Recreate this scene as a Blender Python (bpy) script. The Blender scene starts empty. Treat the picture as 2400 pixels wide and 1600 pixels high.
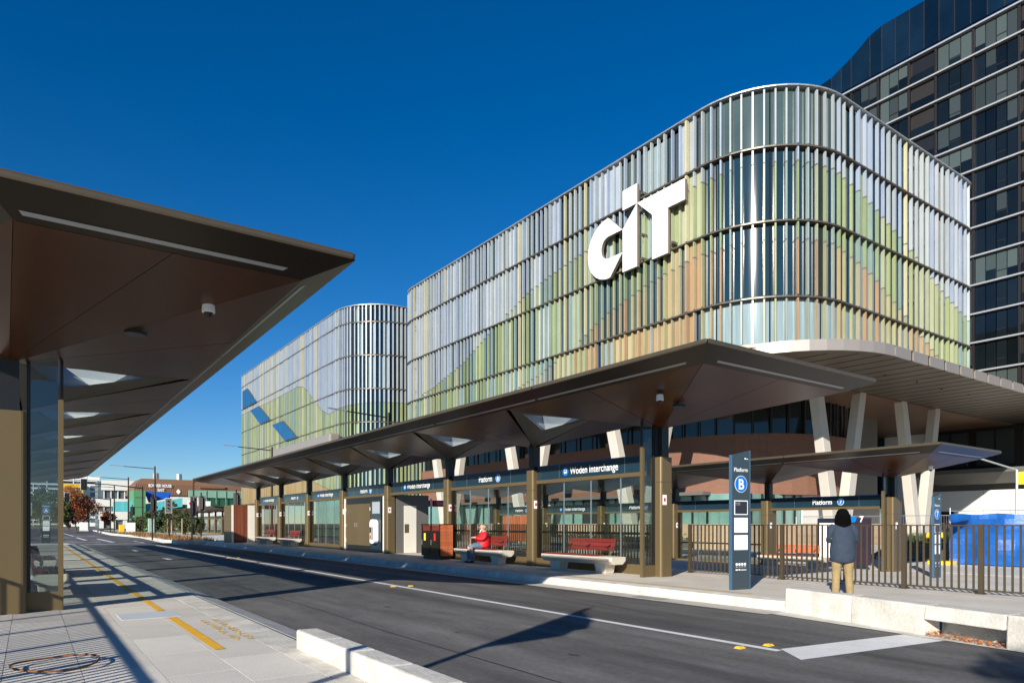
import bpy, math, random
from mathutils import Vector, Matrix
R = math.radians
random.seed(7)
scn = bpy.context.scene
COL = scn.collection

# ------------------------------------------------------------------ camera
cam = bpy.data.cameras.new('camera')
camo = bpy.data.objects.new('camera', cam)
COL.objects.link(camo)
scn.camera = camo
YAW = math.atan(1132 / 1600)
camo.location = (0, 0, 1.38)
camo.rotation_euler = (R(90), 0, -YAW)
cam.sensor_width = 36
cam.lens = 24.0
cam.shift_y = 426 / 2400
cam.clip_start = 0.05
cam.clip_end = 4000

# ------------------------------------------------------------------ sky, sun, exposure
SUN_EL, SUN_AZ = 21.5, 60.0          # shadows run towards SUN_AZ, measured from +Y to +X
w = bpy.data.worlds.new('World')
scn.world = w
w.use_nodes = True
nt = w.node_tree
bg = nt.nodes['Background']
sky = nt.nodes.new('ShaderNodeTexSky')
sky.sky_type = 'NISHITA'
sky.sun_disc = False
sky.sun_elevation = R(SUN_EL)
sky.sun_rotation = R(SUN_AZ + 180)
sky.altitude = 600
sky.air_density = 1.0
sky.dust_density = 0.0
sky.ozone_density = 1.2
hs = nt.nodes.new('ShaderNodeHueSaturation')      # the photograph's deep polarised blue, the same over the whole sky
hs.inputs['Saturation'].default_value = 1.28
wb = nt.nodes.new('ShaderNodeVectorMath'); wb.operation = 'MULTIPLY'; wb.inputs[1].default_value = (0.80, 0.98, 1.28)   # cool white balance
nt.links.new(sky.outputs['Color'], wb.inputs[0])
nt.links.new(wb.outputs['Vector'], hs.inputs['Color'])
nt.links.new(hs.outputs['Color'], bg.inputs['Color'])
bg.inputs['Strength'].default_value = 0.06
sl = bpy.data.lights.new('sun', 'SUN')
sl.energy = 5.0
sl.angle = R(0.5)
sl.color = (1.0, 0.94, 0.84)
so = bpy.data.objects.new('sun', sl)
COL.objects.link(so)
_d = Vector((math.sin(R(SUN_AZ)) * math.cos(R(SUN_EL)), math.cos(R(SUN_AZ)) * math.cos(R(SUN_EL)), -math.sin(R(SUN_EL))))
so.rotation_euler = _d.to_track_quat('-Z', 'Y').to_euler()
so.location = (-30, -20, 30)
scn.view_settings.view_transform = 'Standard'
scn.view_settings.look = 'None'
scn.view_settings.exposure = 0.55
scn.view_settings.gamma = 1.0
scn.view_settings.use_curve_mapping = False
scn.cycles.use_denoising = True
scn.cycles.max_bounces = 8
scn.cycles.diffuse_bounces = 3
scn.cycles.glossy_bounces = 4
scn.cycles.transparent_max_bounces = 16
scn.cycles.sample_clamp_indirect = 6.0

# ------------------------------------------------------------------ materials
MATS = {}
def mat(name, col, rough=0.6, metal=0.0, var=0.12, scale=3.0, bump=0.0, bscale=None, spec=0.5, rnd=0.0, stretch=None, emit=None, coat=0.0, fine=0.0):
    """procedural material: principled, colour broken up by noise, optional bump and per-object variation"""
    if name in MATS: return MATS[name]
    m = bpy.data.materials.new(name); m.use_nodes = True
    t = m.node_tree; b = t.nodes['Principled BSDF']; N = t.nodes.new; Lk = t.links.new
    b.inputs['Roughness'].default_value = rough
    b.inputs['Metallic'].default_value = metal
    b.inputs['Specular IOR Level'].default_value = spec
    b.inputs['Coat Weight'].default_value = coat
    tc = N('ShaderNodeTexCoord'); mp = N('ShaderNodeMapping')
    Lk(tc.outputs['Object'], mp.inputs['Vector'])
    if stretch: mp.inputs['Scale'].default_value = stretch
    nz = N('ShaderNodeTexNoise'); nz.inputs['Scale'].default_value = scale
    nz.inputs['Detail'].default_value = 6; nz.inputs['Roughness'].default_value = 0.6
    Lk(mp.outputs['Vector'], nz.inputs['Vector'])
    rp = N('ShaderNodeMapRange')
    rp.inputs['From Min'].default_value = 0.25; rp.inputs['From Max'].default_value = 0.75
    rp.inputs['To Min'].default_value = 1 - var; rp.inputs['To Max'].default_value = 1 + var
    Lk(nz.outputs['Fac'], rp.inputs['Value'])
    val = rp.outputs['Result']
    if fine:
        n2 = N('ShaderNodeTexNoise'); n2.inputs['Scale'].default_value = scale * 30; n2.inputs['Detail'].default_value = 3
        Lk(mp.outputs['Vector'], n2.inputs['Vector'])
        r2 = N('ShaderNodeMapRange'); r2.inputs['From Min'].default_value = 0.3; r2.inputs['From Max'].default_value = 0.7
        r2.inputs['To Min'].default_value = 1 - fine; r2.inputs['To Max'].default_value = 1 + fine
        Lk(n2.outputs['Fac'], r2.inputs['Value'])
        mu = N('ShaderNodeMath'); mu.operation = 'MULTIPLY'
        Lk(val, mu.inputs[0]); Lk(r2.outputs['Result'], mu.inputs[1]); val = mu.outputs[0]
    if rnd:
        oi = N('ShaderNodeObjectInfo'); r3 = N('ShaderNodeMapRange')
        r3.inputs['To Min'].default_value = 1 - rnd; r3.inputs['To Max'].default_value = 1 + rnd
        Lk(oi.outputs['Random'], r3.inputs['Value'])
        mu = N('ShaderNodeMath'); mu.operation = 'MULTIPLY'
        Lk(val, mu.inputs[0]); Lk(r3.outputs['Result'], mu.inputs[1]); val = mu.outputs[0]
    vm = N('ShaderNodeVectorMath'); vm.operation = 'SCALE'
    vm.inputs[0].default_value = col[:3]
    Lk(val, vm.inputs['Scale'])
    Lk(vm.outputs['Vector'], b.inputs['Base Color'])
    if bump:
        nb = N('ShaderNodeTexNoise'); nb.inputs['Scale'].default_value = bscale or scale * 12; nb.inputs['Detail'].default_value = 4
        Lk(mp.outputs['Vector'], nb.inputs['Vector'])
        bp = N('ShaderNodeBump'); bp.inputs['Strength'].default_value = bump; bp.inputs['Distance'].default_value = 0.02
        Lk(nb.outputs['Fac'], bp.inputs['Height']); Lk(bp.outputs['Normal'], b.inputs['Normal'])
    if emit:
        b.inputs['Emission Color'].default_value = (*emit[:3], 1); b.inputs['Emission Strength'].default_value = emit[3]
    MATS[name] = m
    return m

def glassmat(name, tint=(0.85, 0.9, 0.9), f0=0.05, rough=0.0):
    m = bpy.data.materials.new(name); m.use_nodes = True
    t = m.node_tree; t.nodes.clear(); N = t.nodes.new; Lk = t.links.new
    o = N('ShaderNodeOutputMaterial'); mx = N('ShaderNodeMixShader'); tr = N('ShaderNodeBsdfTransparent'); gl = N('ShaderNodeBsdfGlossy')
    lw = N('ShaderNodeLayerWeight'); pw = N('ShaderNodeMath'); pw.operation = 'POWER'; pw.inputs[1].default_value = 5
    ma = N('ShaderNodeMath'); ma.operation = 'MULTIPLY_ADD'; ma.inputs[1].default_value = 1 - f0; ma.inputs[2].default_value = f0
    lw.inputs['Blend'].default_value = 0.5
    Lk(lw.outputs['Facing'], pw.inputs[0]); Lk(pw.outputs[0], ma.inputs[0])
    tr.inputs['Color'].default_value = (*tint, 1); gl.inputs['Roughness'].default_value = rough
    Lk(ma.outputs[0], mx.inputs['Fac']); Lk(tr.outputs[0], mx.inputs[1]); Lk(gl.outputs[0], mx.inputs[2]); Lk(mx.outputs[0], o.inputs['Surface'])
    MATS[name] = m
    return m

def brickmat(name, c1, c2, mortar, scale, width=0.5, height=0.25, axis='Y'):
    m = bpy.data.materials.new(name); m.use_nodes = True
    t = m.node_tree; b = t.nodes['Principled BSDF']; N = t.nodes.new; Lk = t.links.new
    tc = N('ShaderNodeTexCoord'); sp = N('ShaderNodeSeparateXYZ'); cb = N('ShaderNodeCombineXYZ'); ad = N('ShaderNodeMath')
    Lk(tc.outputs['Object'], sp.inputs[0]); ad.operation = 'ADD'; Lk(sp.outputs['X'], ad.inputs[0]); Lk(sp.outputs['Y'], ad.inputs[1])
    Lk(ad.outputs[0], cb.inputs['X']); Lk(sp.outputs['Z'], cb.inputs['Y'])
    br = N('ShaderNodeTexBrick'); br.inputs['Color1'].default_value = (*c1, 1); br.inputs['Color2'].default_value = (*c2, 1)
    br.inputs['Mortar'].default_value = (*mortar, 1); br.inputs['Scale'].default_value = scale; br.inputs['Mortar Size'].default_value = 0.03
    br.inputs['Brick Width'].default_value = width; br.inputs['Row Height'].default_value = height
    Lk(cb.outputs[0], br.inputs['Vector']); Lk(br.outputs['Color'], b.inputs['Base Color']); b.inputs['Roughness'].default_value = 0.8
    bp = N('ShaderNodeBump'); bp.inputs['Strength'].default_value = 0.5; bp.invert = True
    Lk(br.outputs['Fac'], bp.inputs['Height']); Lk(bp.outputs['Normal'], b.inputs['Normal'])
    MATS[name] = m
    return m

M = dict(
    paver=mat('paver', (0.62, 0.58, 0.51), 0.75, var=0.10, scale=1.5, bump=0.25, bscale=60, rnd=0.10, fine=0.10),
    joint=mat('paver_joint', (0.66, 0.62, 0.55), 0.9, var=0.1),
    kerb=mat('kerb_concrete', (0.58, 0.55, 0.485), 0.8, var=0.28, scale=2.6, bump=0.45, bscale=22, fine=0.14, rnd=0.06),
    slab=mat('platform_concrete', (0.62, 0.57, 0.49), 0.7, var=0.14, scale=0.9, bump=0.15, bscale=40, rnd=0.05, fine=0.07),
    plaza=mat('plaza_concrete', (0.60, 0.57, 0.51), 0.75, var=0.12, scale=0.5, fine=0.06),
    bronze=mat('bronze_metal', (0.16, 0.115, 0.055), 0.42, metal=0.35, var=0.07, scale=0.8, stretch=(1, 1, 0.2)),
    bronze_d=mat('dark_bronze', (0.030, 0.023, 0.014), 0.35, metal=0.55, var=0.1, scale=1.0),
    nose=mat('bronze_nosing', (0.16, 0.125, 0.08), 0.35, metal=0.6, var=0.08),
    black=mat('black_metal', (0.012, 0.012, 0.013), 0.35, var=0.1),
    soffit=mat('soffit_timber', (0.070, 0.023, 0.0045), 0.30, spec=0.35, var=0.5, scale=1.0, stretch=(1, 0.25, 1), rnd=0.25),
    soffit_r=mat('soffit_timber_red', (0.060, 0.021, 0.006), 0.30, spec=0.35, var=0.45, scale=1.0, stretch=(1, 0.25, 1), rnd=0.2),
    wellm=mat('lightwell_metal', (0.13, 0.12, 0.095), 0.4, metal=0.2, var=0.05),
    strip=mat('light_strip', (0.36, 0.36, 0.36), 0.35, var=0.02),
    navy=mat('navy_panel', (0.012, 0.032, 0.050), 0.18, var=0.08, coat=0.3),
    navy_l=mat('navy_panel_blue_edge', (0.01, 0.07, 0.25), 0.3, var=0.05),  # brighter blue carries the sun on the beam tops
    totem=mat('totem_slate', (0.035, 0.055, 0.068), 0.3, var=0.06, coat=0.2),
    blue=mat('signal_blue', (0.0, 0.16, 0.62), 0.4, var=0.03),
    edgeblue=mat('totem_edge_blue', (0.05, 0.11, 0.19), 0.3, var=0.04),
    white=mat('white_print', (0.85, 0.85, 0.85), 0.5, var=0.02),
    offwhite=mat('off_white_panel', (0.72, 0.68, 0.60), 0.6, var=0.05),
    greyp=mat('grey_print', (0.30, 0.31, 0.33), 0.5, var=0.1),
    screen=mat('display_screen', (0.02, 0.022, 0.035), 0.15, var=0.1),
    steel=mat('silver_steel', (0.55, 0.57, 0.58), 0.3, metal=0.8, var=0.05),
    galv=mat('galvanised_steel', (0.45, 0.46, 0.46), 0.45, metal=0.6, var=0.1),
    red=mat('red_plastic', (0.62, 0.02, 0.02), 0.4, var=0.04),
    yellow=mat('yellow_paint', (0.80, 0.42, 0.01), 0.65, var=0.12, scale=6, fine=0.15),
    yellow_p=mat('yellow_plastic', (0.85, 0.55, 0.02), 0.45, var=0.04),
    paint=mat('white_road_paint', (0.74, 0.73, 0.70), 0.65, var=0.10, scale=3, fine=0.12),
    mark=mat('amber_marker', (0.9, 0.45, 0.02), 0.3, var=0.05),
    slat=mat('red_hardwood', (0.15, 0.020, 0.014), 0.45, var=0.25, scale=3, stretch=(1, 0.15, 1), rnd=0.12),
    slat_o=mat('orange_hardwood', (0.42, 0.11, 0.04), 0.5, var=0.3, scale=3, stretch=(2.5, 2.5, 0.2), rnd=0.15),
    bconc=mat('bench_concrete', (0.60, 0.54, 0.44), 0.7, var=0.08, scale=3, bump=0.2, bscale=30),
    conc=mat('column_concrete', (0.50, 0.465, 0.405), 0.75, var=0.07, scale=0.8),
    soffm=mat('metal_soffit', (0.125, 0.10, 0.072), 0.45, metal=0.3, var=0.05),
    fasc=mat('awning_fascia', (0.34, 0.30, 0.27), 0.42, metal=0.35, var=0.04),
    tims=mat('timber_soffit_plain', (0.17, 0.095, 0.055), 0.5, var=0.1, scale=0.5),
    rail=mat('facade_rail', (0.14, 0.12, 0.095), 0.4, metal=0.4, var=0.05),
    fglass=mat('facade_glass', (0.012, 0.032, 0.044), 0.06, var=0.25, scale=0.4, spec=0.9),
    fglass2=mat('curtained_glass', (0.22, 0.30, 0.32), 0.10, var=0.25, scale=2.5, stretch=(6, 6, 0.15), spec=0.8),
    fglass3=mat('green_glass', (0.055, 0.085, 0.085), 0.08, var=0.2, scale=0.5, spec=0.8),
    tglass=mat('teal_glass', (0.15, 0.28, 0.25), 0.08, var=0.3, scale=0.5, spec=0.7),
    dglass=mat('dark_glass', (0.006, 0.009, 0.011), 0.05, var=0.25, scale=0.4, spec=0.5, rnd=0.4),
    skyblue=mat('blue_facade_panel', (0.012, 0.085, 0.21), 0.15, var=0.12, scale=0.5, spec=0.6),  # sky reflection put into the colour
    blind=mat('grey_blind', (0.034, 0.044, 0.043), 0.3, var=0.06, rnd=0.25, spec=0.6),
    blind2=mat('pale_blind', (0.058, 0.076, 0.072), 0.3, var=0.05, rnd=0.2, spec=0.6),
    tframe=mat('tower_frame', (0.016, 0.013, 0.012), 0.4, var=0.1),
    band=mat('tower_band', (0.34, 0.35, 0.36), 0.4, metal=0.1, var=0.04),
    tbrown=mat('balcony_lining', (0.010, 0.007, 0.006), 0.6, var=0.1),  # brown lining darkened to near black for recess shade
    render=mat('white_render', (0.72, 0.70, 0.65), 0.8, var=0.05, scale=0.6),
    greyclad=mat('grey_cladding', (0.13, 0.125, 0.115), 0.5, var=0.06),
    tarp=mat('blue_tarpaulin', (0.008, 0.10, 0.38), 0.45, var=0.35, scale=1.8, bump=1.0, bscale=4.5),
    dirt=mat('mulch', (0.17, 0.11, 0.06), 0.95, var=0.35, scale=2, fine=0.3),
    grass=mat('grass', (0.07, 0.11, 0.02), 0.9, var=0.35, scale=3),
    apw=mat('white_apartment', (0.78, 0.78, 0.76), 0.7, var=0.04),
    apg=mat('apartment_glass', (0.10, 0.13, 0.15), 0.15, var=0.5, scale=0.5),
    ylw=mat('yellow_cladding', (0.75, 0.45, 0.03), 0.6, var=0.05),
    brownr=mat('brown_corrugated', (0.20, 0.105, 0.055), 0.6, var=0.12, scale=6, stretch=(1, 1, 0.02)),
    greenb=mat('green_cladding', (0.09, 0.27, 0.13), 0.55, var=0.06),
    tealb=mat('teal_cladding', (0.10, 0.47, 0.50), 0.5, var=0.2, scale=2, stretch=(1, 1, 0.02)),
    netg=mat('green_screen', (0.20, 0.36, 0.28), 0.6, var=0.15),
    dkgreen=mat('dark_green_screen', (0.02, 0.09, 0.05), 0.5, var=0.2),
    ob=mat('blue_awning', (0.01, 0.10, 0.50), 0.5, var=0.1),
    rust=mat('rusty_steel', (0.20, 0.07, 0.025), 0.8, var=0.4, scale=14),
    bark=mat('bark', (0.10, 0.07, 0.045), 0.9, var=0.3, scale=5, bump=0.5),
    lred=mat('autumn_leaf_red', (0.28, 0.055, 0.022), 0.7, var=0.3, scale=8),
    lor=mat('autumn_leaf_orange', (0.36, 0.13, 0.02), 0.7, var=0.3, scale=8),
    lol=mat('olive_leaf', (0.085, 0.085, 0.02), 0.7, var=0.35, scale=8),
    lgr=mat('green_leaf', (0.05, 0.085, 0.018), 0.7, var=0.35, scale=8),
    ldk=mat('dark_leaf', (0.028, 0.045, 0.012), 0.7, var=0.35, scale=8),
    ldry=mat('dry_leaf', (0.45, 0.17, 0.05), 0.8, var=0.4, scale=30),
    skin=mat('skin', (0.55, 0.31, 0.22), 0.5, var=0.05),
    hairb=mat('black_hair', (0.003, 0.0025, 0.0025), 0.9, spec=0.06, var=0.3, scale=20, bump=0.3, bscale=60, stretch=(1, 1, 0.2)),
    hairg=mat('grey_hair', (0.35, 0.34, 0.33), 0.6, var=0.2),
    jacket=mat('slate_blue_jacket', (0.024, 0.037, 0.062), 0.85, var=0.22, scale=7, bump=1.0, bscale=11),
    chino=mat('tan_trousers', (0.30, 0.215, 0.10), 0.85, var=0.22, scale=9, bump=1.0, bscale=16),
    redj=mat('red_jacket', (0.60, 0.008, 0.018), 0.6, var=0.12, scale=6, bump=0.5, bscale=16),
    jeans=mat('blue_jeans', (0.10, 0.16, 0.24), 0.85, var=0.18, scale=10, bump=0.3),
    shoe=mat('dark_shoe', (0.02, 0.018, 0.016), 0.5, var=0.1),
    glow_a=mat('amber_signal_lamp', (1, 0.4, 0.02), 0.4, var=0, emit=(1, 0.35, 0.02, 3)),
    glow_g=mat('green_signal_lens', (0.01, 0.14, 0.10), 0.3, var=0),
    lens=mat('dark_signal_lens', (0.02, 0.02, 0.02), 0.3, var=0),
)
M['slat_b'] = mat('brown_hardwood', (0.19, 0.052, 0.024), 0.5, var=0.3, scale=3, stretch=(2.5, 2.5, 0.2), rnd=0.22)
M['paraglass'] = mat('parapet_glass', (.004, .012, .024), .04, var=.3, scale=.3, spec=.6, rnd=.5)
M['fencem'] = mat('fence_bronze', (0.075, 0.055, 0.030), 0.45, metal=0.3, var=0.08)
M['glass'] = glassmat('shelter_glass', (0.84, 0.88, 0.86), 0.05)
M['skyglass'] = glassmat('skylight_glass', (0.45, 0.52, 0.54), 0.04)
_t = M['skyglass'].node_tree; _mx = _t.nodes.new('ShaderNodeMixShader'); _tl = _t.nodes.new('ShaderNodeBsdfTranslucent')   # fritted glass scatters some light
_tl.inputs['Color'].default_value = (.75, .85, .88, 1); _mx.inputs['Fac'].default_value = .32
_o = [n for n in _t.nodes if n.type == 'OUTPUT_MATERIAL'][0]; _src = _o.inputs['Surface'].links[0].from_socket
_t.links.new(_src, _mx.inputs[1]); _t.links.new(_tl.outputs[0], _mx.inputs[2]); _t.links.new(_mx.outputs[0], _o.inputs['Surface'])
M['darkpane'] = glassmat('tinted_end_glass', (0.66, 0.72, 0.75), 0.08)
M['brick'] = brickmat('drum_brick', (0.24, 0.105, 0.06), (0.19, 0.085, 0.05), (0.13, 0.08, 0.06), 4.0)
M['brickp'] = brickmat('pale_brick', (0.52, 0.36, 0.22), (0.46, 0.31, 0.19), (0.42, 0.33, 0.25), 4.0)

def asphalt():
    m = bpy.data.materials.new('asphalt'); m.use_nodes = True
    t = m.node_tree; b = t.nodes['Principled BSDF']; N = t.nodes.new; Lk = t.links.new
    b.inputs['Roughness'].default_value = 0.8
    tc = N('ShaderNodeTexCoord')
    def noise(scale, st, d=5):
        mp = N('ShaderNodeMapping'); mp.inputs['Scale'].default_value = st; Lk(tc.outputs['Object'], mp.inputs['Vector'])
        n = N('ShaderNodeTexNoise'); n.inputs['Scale'].default_value = scale; n.inputs['Detail'].default_value = d; Lk(mp.outputs['Vector'], n.inputs['Vector'])
        return n.outputs['Fac']
    def rng(v, a, b2, lo=0.3, hi=0.7):
        r = N('ShaderNodeMapRange'); r.inputs['From Min'].default_value = lo; r.inputs['From Max'].default_value = hi
        r.inputs['To Min'].default_value = a; r.inputs['To Max'].default_value = b2; Lk(v, r.inputs['Value']); return r.outputs['Result']
    def mul(a, b2):
        q = N('ShaderNodeMath'); q.operation = 'MULTIPLY'; Lk(a, q.inputs[0]); Lk(b2, q.inputs[1]); return q.outputs[0]
    v = rng(noise(1.1, (1, 0.06, 1)), 0.55, 1.6)          # long wheel-path streaks
    v = mul(v, rng(noise(0.35, (1, 0.5, 1)), 0.85, 1.2))
    v = mul(v, rng(noise(70, (1, 1, 1), 3), 0.72, 1.3))
    v = mul(v, rng(noise(14, (1, 1, 1), 3), 0.86, 1.16))
    v = mul(v, rng(noise(3.2, (1, 0.3, 1), 6), 0.82, 1.22))
    v = mul(v, rng(noise(38, (1, 1, 1), 2), 1.0, 1.35, 0.62, 0.75))     # pale stone chips
    s = N('ShaderNodeVectorMath'); s.operation = 'SCALE'; s.inputs[0].default_value = (0.090, 0.086, 0.081); Lk(v, s.inputs['Scale'])
    Lk(s.outputs['Vector'], b.inputs['Base Color'])
    bp = N('ShaderNodeBump'); bp.inputs['Strength'].default_value = 0.5; bp.inputs['Distance'].default_value = 0.01
    Lk(noise(130, (1, 1, 1), 2), bp.inputs['Height']); Lk(bp.outputs['Normal'], b.inputs['Normal'])
    MATS['asphalt'] = m
    return m
M['asphalt'] = asphalt()

# ------------------------------------------------------------------ builders
ORG = {}
class MB:
    def __init__(s): s.v = []; s.f = []; s.m = []; s.mats = []
    def mi(s, m):
        if m is None: return 0
        if m not in s.mats: s.mats.append(m)
        return s.mats.index(m)
    def face(s, pts, m=None):
        n = len(s.v); s.v += [tuple(p) for p in pts]; s.f.append(tuple(range(n, n + len(pts)))); s.m.append(s.mi(m)); return s
    def hexa(s, p, m=None):
        """p: 4 bottom points (ccw), 4 top points"""
        n = len(s.v); s.v += [tuple(q) for q in p]; k = s.mi(m)
        for f in ((3, 2, 1, 0), (4, 5, 6, 7), (0, 1, 5, 4), (1, 2, 6, 5), (2, 3, 7, 6), (3, 0, 4, 7)):
            s.f.append(tuple(n + i for i in f)); s.m.append(k)
        return s
    def box(s, x0, x1, y0, y1, z0, z1, m=None):
        return s.hexa([(x0, y0, z0), (x1, y0, z0), (x1, y1, z0), (x0, y1, z0), (x0, y0, z1), (x1, y0, z1), (x1, y1, z1), (x0, y1, z1)], m)
    def prism(s, poly, z0, z1, m=None):
        n = len(s.v); k = len(poly); mi = s.mi(m)
        s.v += [(x, y, z0) for x, y in poly] + [(x, y, z1) for x, y in poly]
        s.f.append(tuple(n + i for i in range(k))[::-1]); s.f.append(tuple(n + k + i for i in range(k)))
        for i in range(k):
            j = (i + 1) % k; s.f.append((n + i, n + j, n + k + j, n + k + i))
        s.m += [mi] * (k + 2)
        return s
    def loft(s, rings, m=None, caps=True, closed=True):
        n = len(s.v); k = len(rings[0]); mi = s.mi(m)
        for r in rings: s.v += [tuple(p) for p in r]
        for a in range(len(rings) - 1):
            for i in range(k if closed else k - 1):
                j = (i + 1) % k
                s.f.append((n + a * k + i, n + a * k + j, n + (a + 1) * k + j, n + (a + 1) * k + i)); s.m.append(mi)
        if caps and closed:
            s.f.append(tuple(n + i for i in range(k))[::-1]); s.f.append(tuple(n + (len(rings) - 1) * k + i for i in range(k))); s.m += [mi, mi]
        return s
    def tube(s, path, r, m=None, seg=8):
        path = [Vector(p) for p in path]; rs = r if isinstance(r, (list, tuple)) else [r] * len(path)
        rings = []
        for i, p in enumerate(path):
            d = (path[min(i + 1, len(path) - 1)] - path[max(i - 1, 0)]).normalized()
            u = d.cross(Vector((0, 0, 1)))
            if u.length < 1e-3: u = Vector((1, 0, 0))
            u.normalize(); q = d.cross(u)
            rings.append([p + (u * math.cos(2 * math.pi * k / seg) + q * math.sin(2 * math.pi * k / seg)) * rs[i] for k in range(seg)])
        return s.loft(rings, m)
    def disc(s, c, ax, r, th, m=None, seg=24):
        c = Vector(c); ax = Vector(ax).normalized()
        return s.tube([c - ax * th / 2, c + ax * th / 2], r, m, seg)
    def ell(s, c, rx, ry, rz, m=None, seg=14, rings=9):
        rr = []
        for a in range(rings):
            t = math.pi * (a + 0.02) / (rings - 1 + 0.04)
            rr.append([(c[0] + rx * math.sin(t) * math.cos(2 * math.pi * k / seg), c[1] + ry * math.sin(t) * math.sin(2 * math.pi * k / seg), c[2] - rz * math.cos(t)) for k in range(seg)])
        return s.loft(rr, m)
    def build(s, name, m=None, parent=None, bevel=0, smooth=False, kind=None, label=None, seg=2):
        me = bpy.data.meshes.new(name)
        o = Vector(ORG.get(parent.name, (0, 0, 0))) if parent else Vector((0, 0, 0))
        me.from_pydata([(v[0] - o.x, v[1] - o.y, v[2] - o.z) for v in s.v], [], s.f)
        mats = s.mats or [m]
        for q in mats: me.materials.append(q if q else m)
        if len(mats) > 1: me.polygons.foreach_set('material_index', s.m)
        if smooth: me.polygons.foreach_set('use_smooth', [True] * len(me.polygons))
        me.update()
        ob = bpy.data.objects.new(name, me); COL.objects.link(ob)
        if parent: ob.parent = parent; ORG[ob.name] = tuple(o)
        if bevel:
            b = ob.modifiers.new('bevel', 'BEVEL'); b.width = bevel; b.segments = seg; b.limit_method = 'ANGLE'; b.angle_limit = R(40)
        if kind: ob['kind'] = kind
        if label: ob['label'] = label
        return ob
def box(name, x0, x1, y0, y1, z0, z1, m, parent=None, bevel=0, **k):
    return MB().box(x0, x1, y0, y1, z0, z1).build(name, m, parent, bevel, **k)
def thing(name, label, cat, loc=(0, 0, 0), group=None):
    o = bpy.data.objects.new(name, None); COL.objects.link(o); o.empty_display_size = 0.2
    o.location = loc; ORG[o.name] = tuple(loc); o['label'] = label; o['category'] = cat
    if group: o['group'] = group
    return o
def tag(o, label, cat, group=None):
    o['label'] = label; o['category'] = cat
    if group: o['group'] = group
    return o
def struct(o): o['kind'] = 'structure'; return o
def copy_tree(root, loc, rotz=None, label=None, group=None, parent=None):
    c = root.copy(); COL.objects.link(c)
    if parent is None:
        c.location = loc
        if rotz is not None: c.rotation_euler = (0, 0, rotz)
        if label: c['label'] = label
        if group: c['group'] = group
    else: c.parent = parent
    for ch in list(root.children): copy_tree(ch, None, parent=c)
    return c

TXT = {}
def text(name, s, size, m, org, xd, yd, parent, align='CENTER', sx=1.0, bold=0.0):
    key = (s, align, bold)
    if key not in TXT:
        cu = bpy.data.curves.new('t', 'FONT'); cu.body = s; cu.align_x = align; cu.size = 1; cu.resolution_u = 3; cu.offset = bold
        ob = bpy.data.objects.new('t', cu); COL.objects.link(ob)
        dg = bpy.context.evaluated_depsgraph_get(); me = bpy.data.meshes.new_from_object(ob.evaluated_get(dg))
        TXT[key] = ([v.co.copy() for v in me.vertices], [tuple(p.vertices) for p in me.polygons])
        bpy.data.objects.remove(ob); bpy.data.curves.remove(cu); bpy.data.meshes.remove(me)
    vs, fs = TXT[key]; o = Vector(org); xd = Vector(xd); yd = Vector(yd)
    b = MB(); b.v = [tuple(o + xd * (v.x * size * sx) + yd * (v.y * size)) for v in vs]; b.f = list(fs); b.m = [0] * len(fs)
    return b.build(name, m, parent)

def rrect(x0, x1, y0, y1, r, n=4):
    p = []
    for cx, cy, a in ((x1 - r, y1 - r, 0), (x0 + r, y1 - r, 90), (x0 + r, y0 + r, 180), (x1 - r, y0 + r, 270)):
        for k in range(n + 1): t = R(a + 90 * k / n); p.append((cx + r * math.cos(t), cy + r * math.sin(t)))
    return p

def skinned(name, m, parent, verts, edges, sub=2, root=0):
    """one continuous body: joints with radii grown into a surface"""
    me = bpy.data.meshes.new(name); o = Vector(ORG[parent.name])
    me.from_pydata([Vector(v[:3]) for v in verts], edges, [])
    me.materials.append(m)
    ob = bpy.data.objects.new(name, me); COL.objects.link(ob); ob.parent = parent
    ob.modifiers.new('skin', 'SKIN').use_smooth_shade = True
    if not me.skin_vertices:
        bpy.context.view_layer.objects.active = ob
        me.attributes.new  # layer is added with the modifier below
    sd = ob.modifiers.new('sub', 'SUBSURF'); sd.levels = sub; sd.render_levels = sub
    if not me.skin_vertices:
        ob.modifiers.clear()
        bpy.ops.object.select_all(action='DESELECT'); bpy.context.view_layer.objects.active = ob; ob.select_set(True)
        bpy.ops.object.modifier_add(type='SKIN'); ob.modifiers[-1].use_smooth_shade = True
        sd = ob.modifiers.new('sub', 'SUBSURF'); sd.levels = sub; sd.render_levels = sub
    sk = me.skin_vertices[0].data
    for i, v in enumerate(verts):
        r = v[3]; sk[i].radius = r if isinstance(r, tuple) else (r, r); sk[i].use_root = (i == root)
    return ob

# ================================================================== THE SETTING
struct(MB().face([(-900, -300, -0.8), (900, -300, -0.8), (900, 2500, -0.8), (-900, 2500, -0.8)]).build('ground', M['dirt']))
road = struct(MB().face([(2.6, -12, -0.2), (11.05, -12, -0.2), (11.05, 56, -0.2), (2.6, 56, -0.2)]).build('road', M['asphalt']))
junction = struct(MB().face([(-40, 56, -0.2), (11.4, 56, -0.2), (11.4, 60, -0.2), (8.9, 62, -0.2), (9.9, 84, -0.2), (8.9, 106, -0.2), (11, 170, -0.2), (30, 320, -0.2), (-40, 320, -0.2)]).build('road_junction', M['asphalt']))
def sheet(name, pts, z, m, parent=None, **k): return MB().face([(x, y, z) for x, y in pts]).build(name, m, parent, **k)
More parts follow.
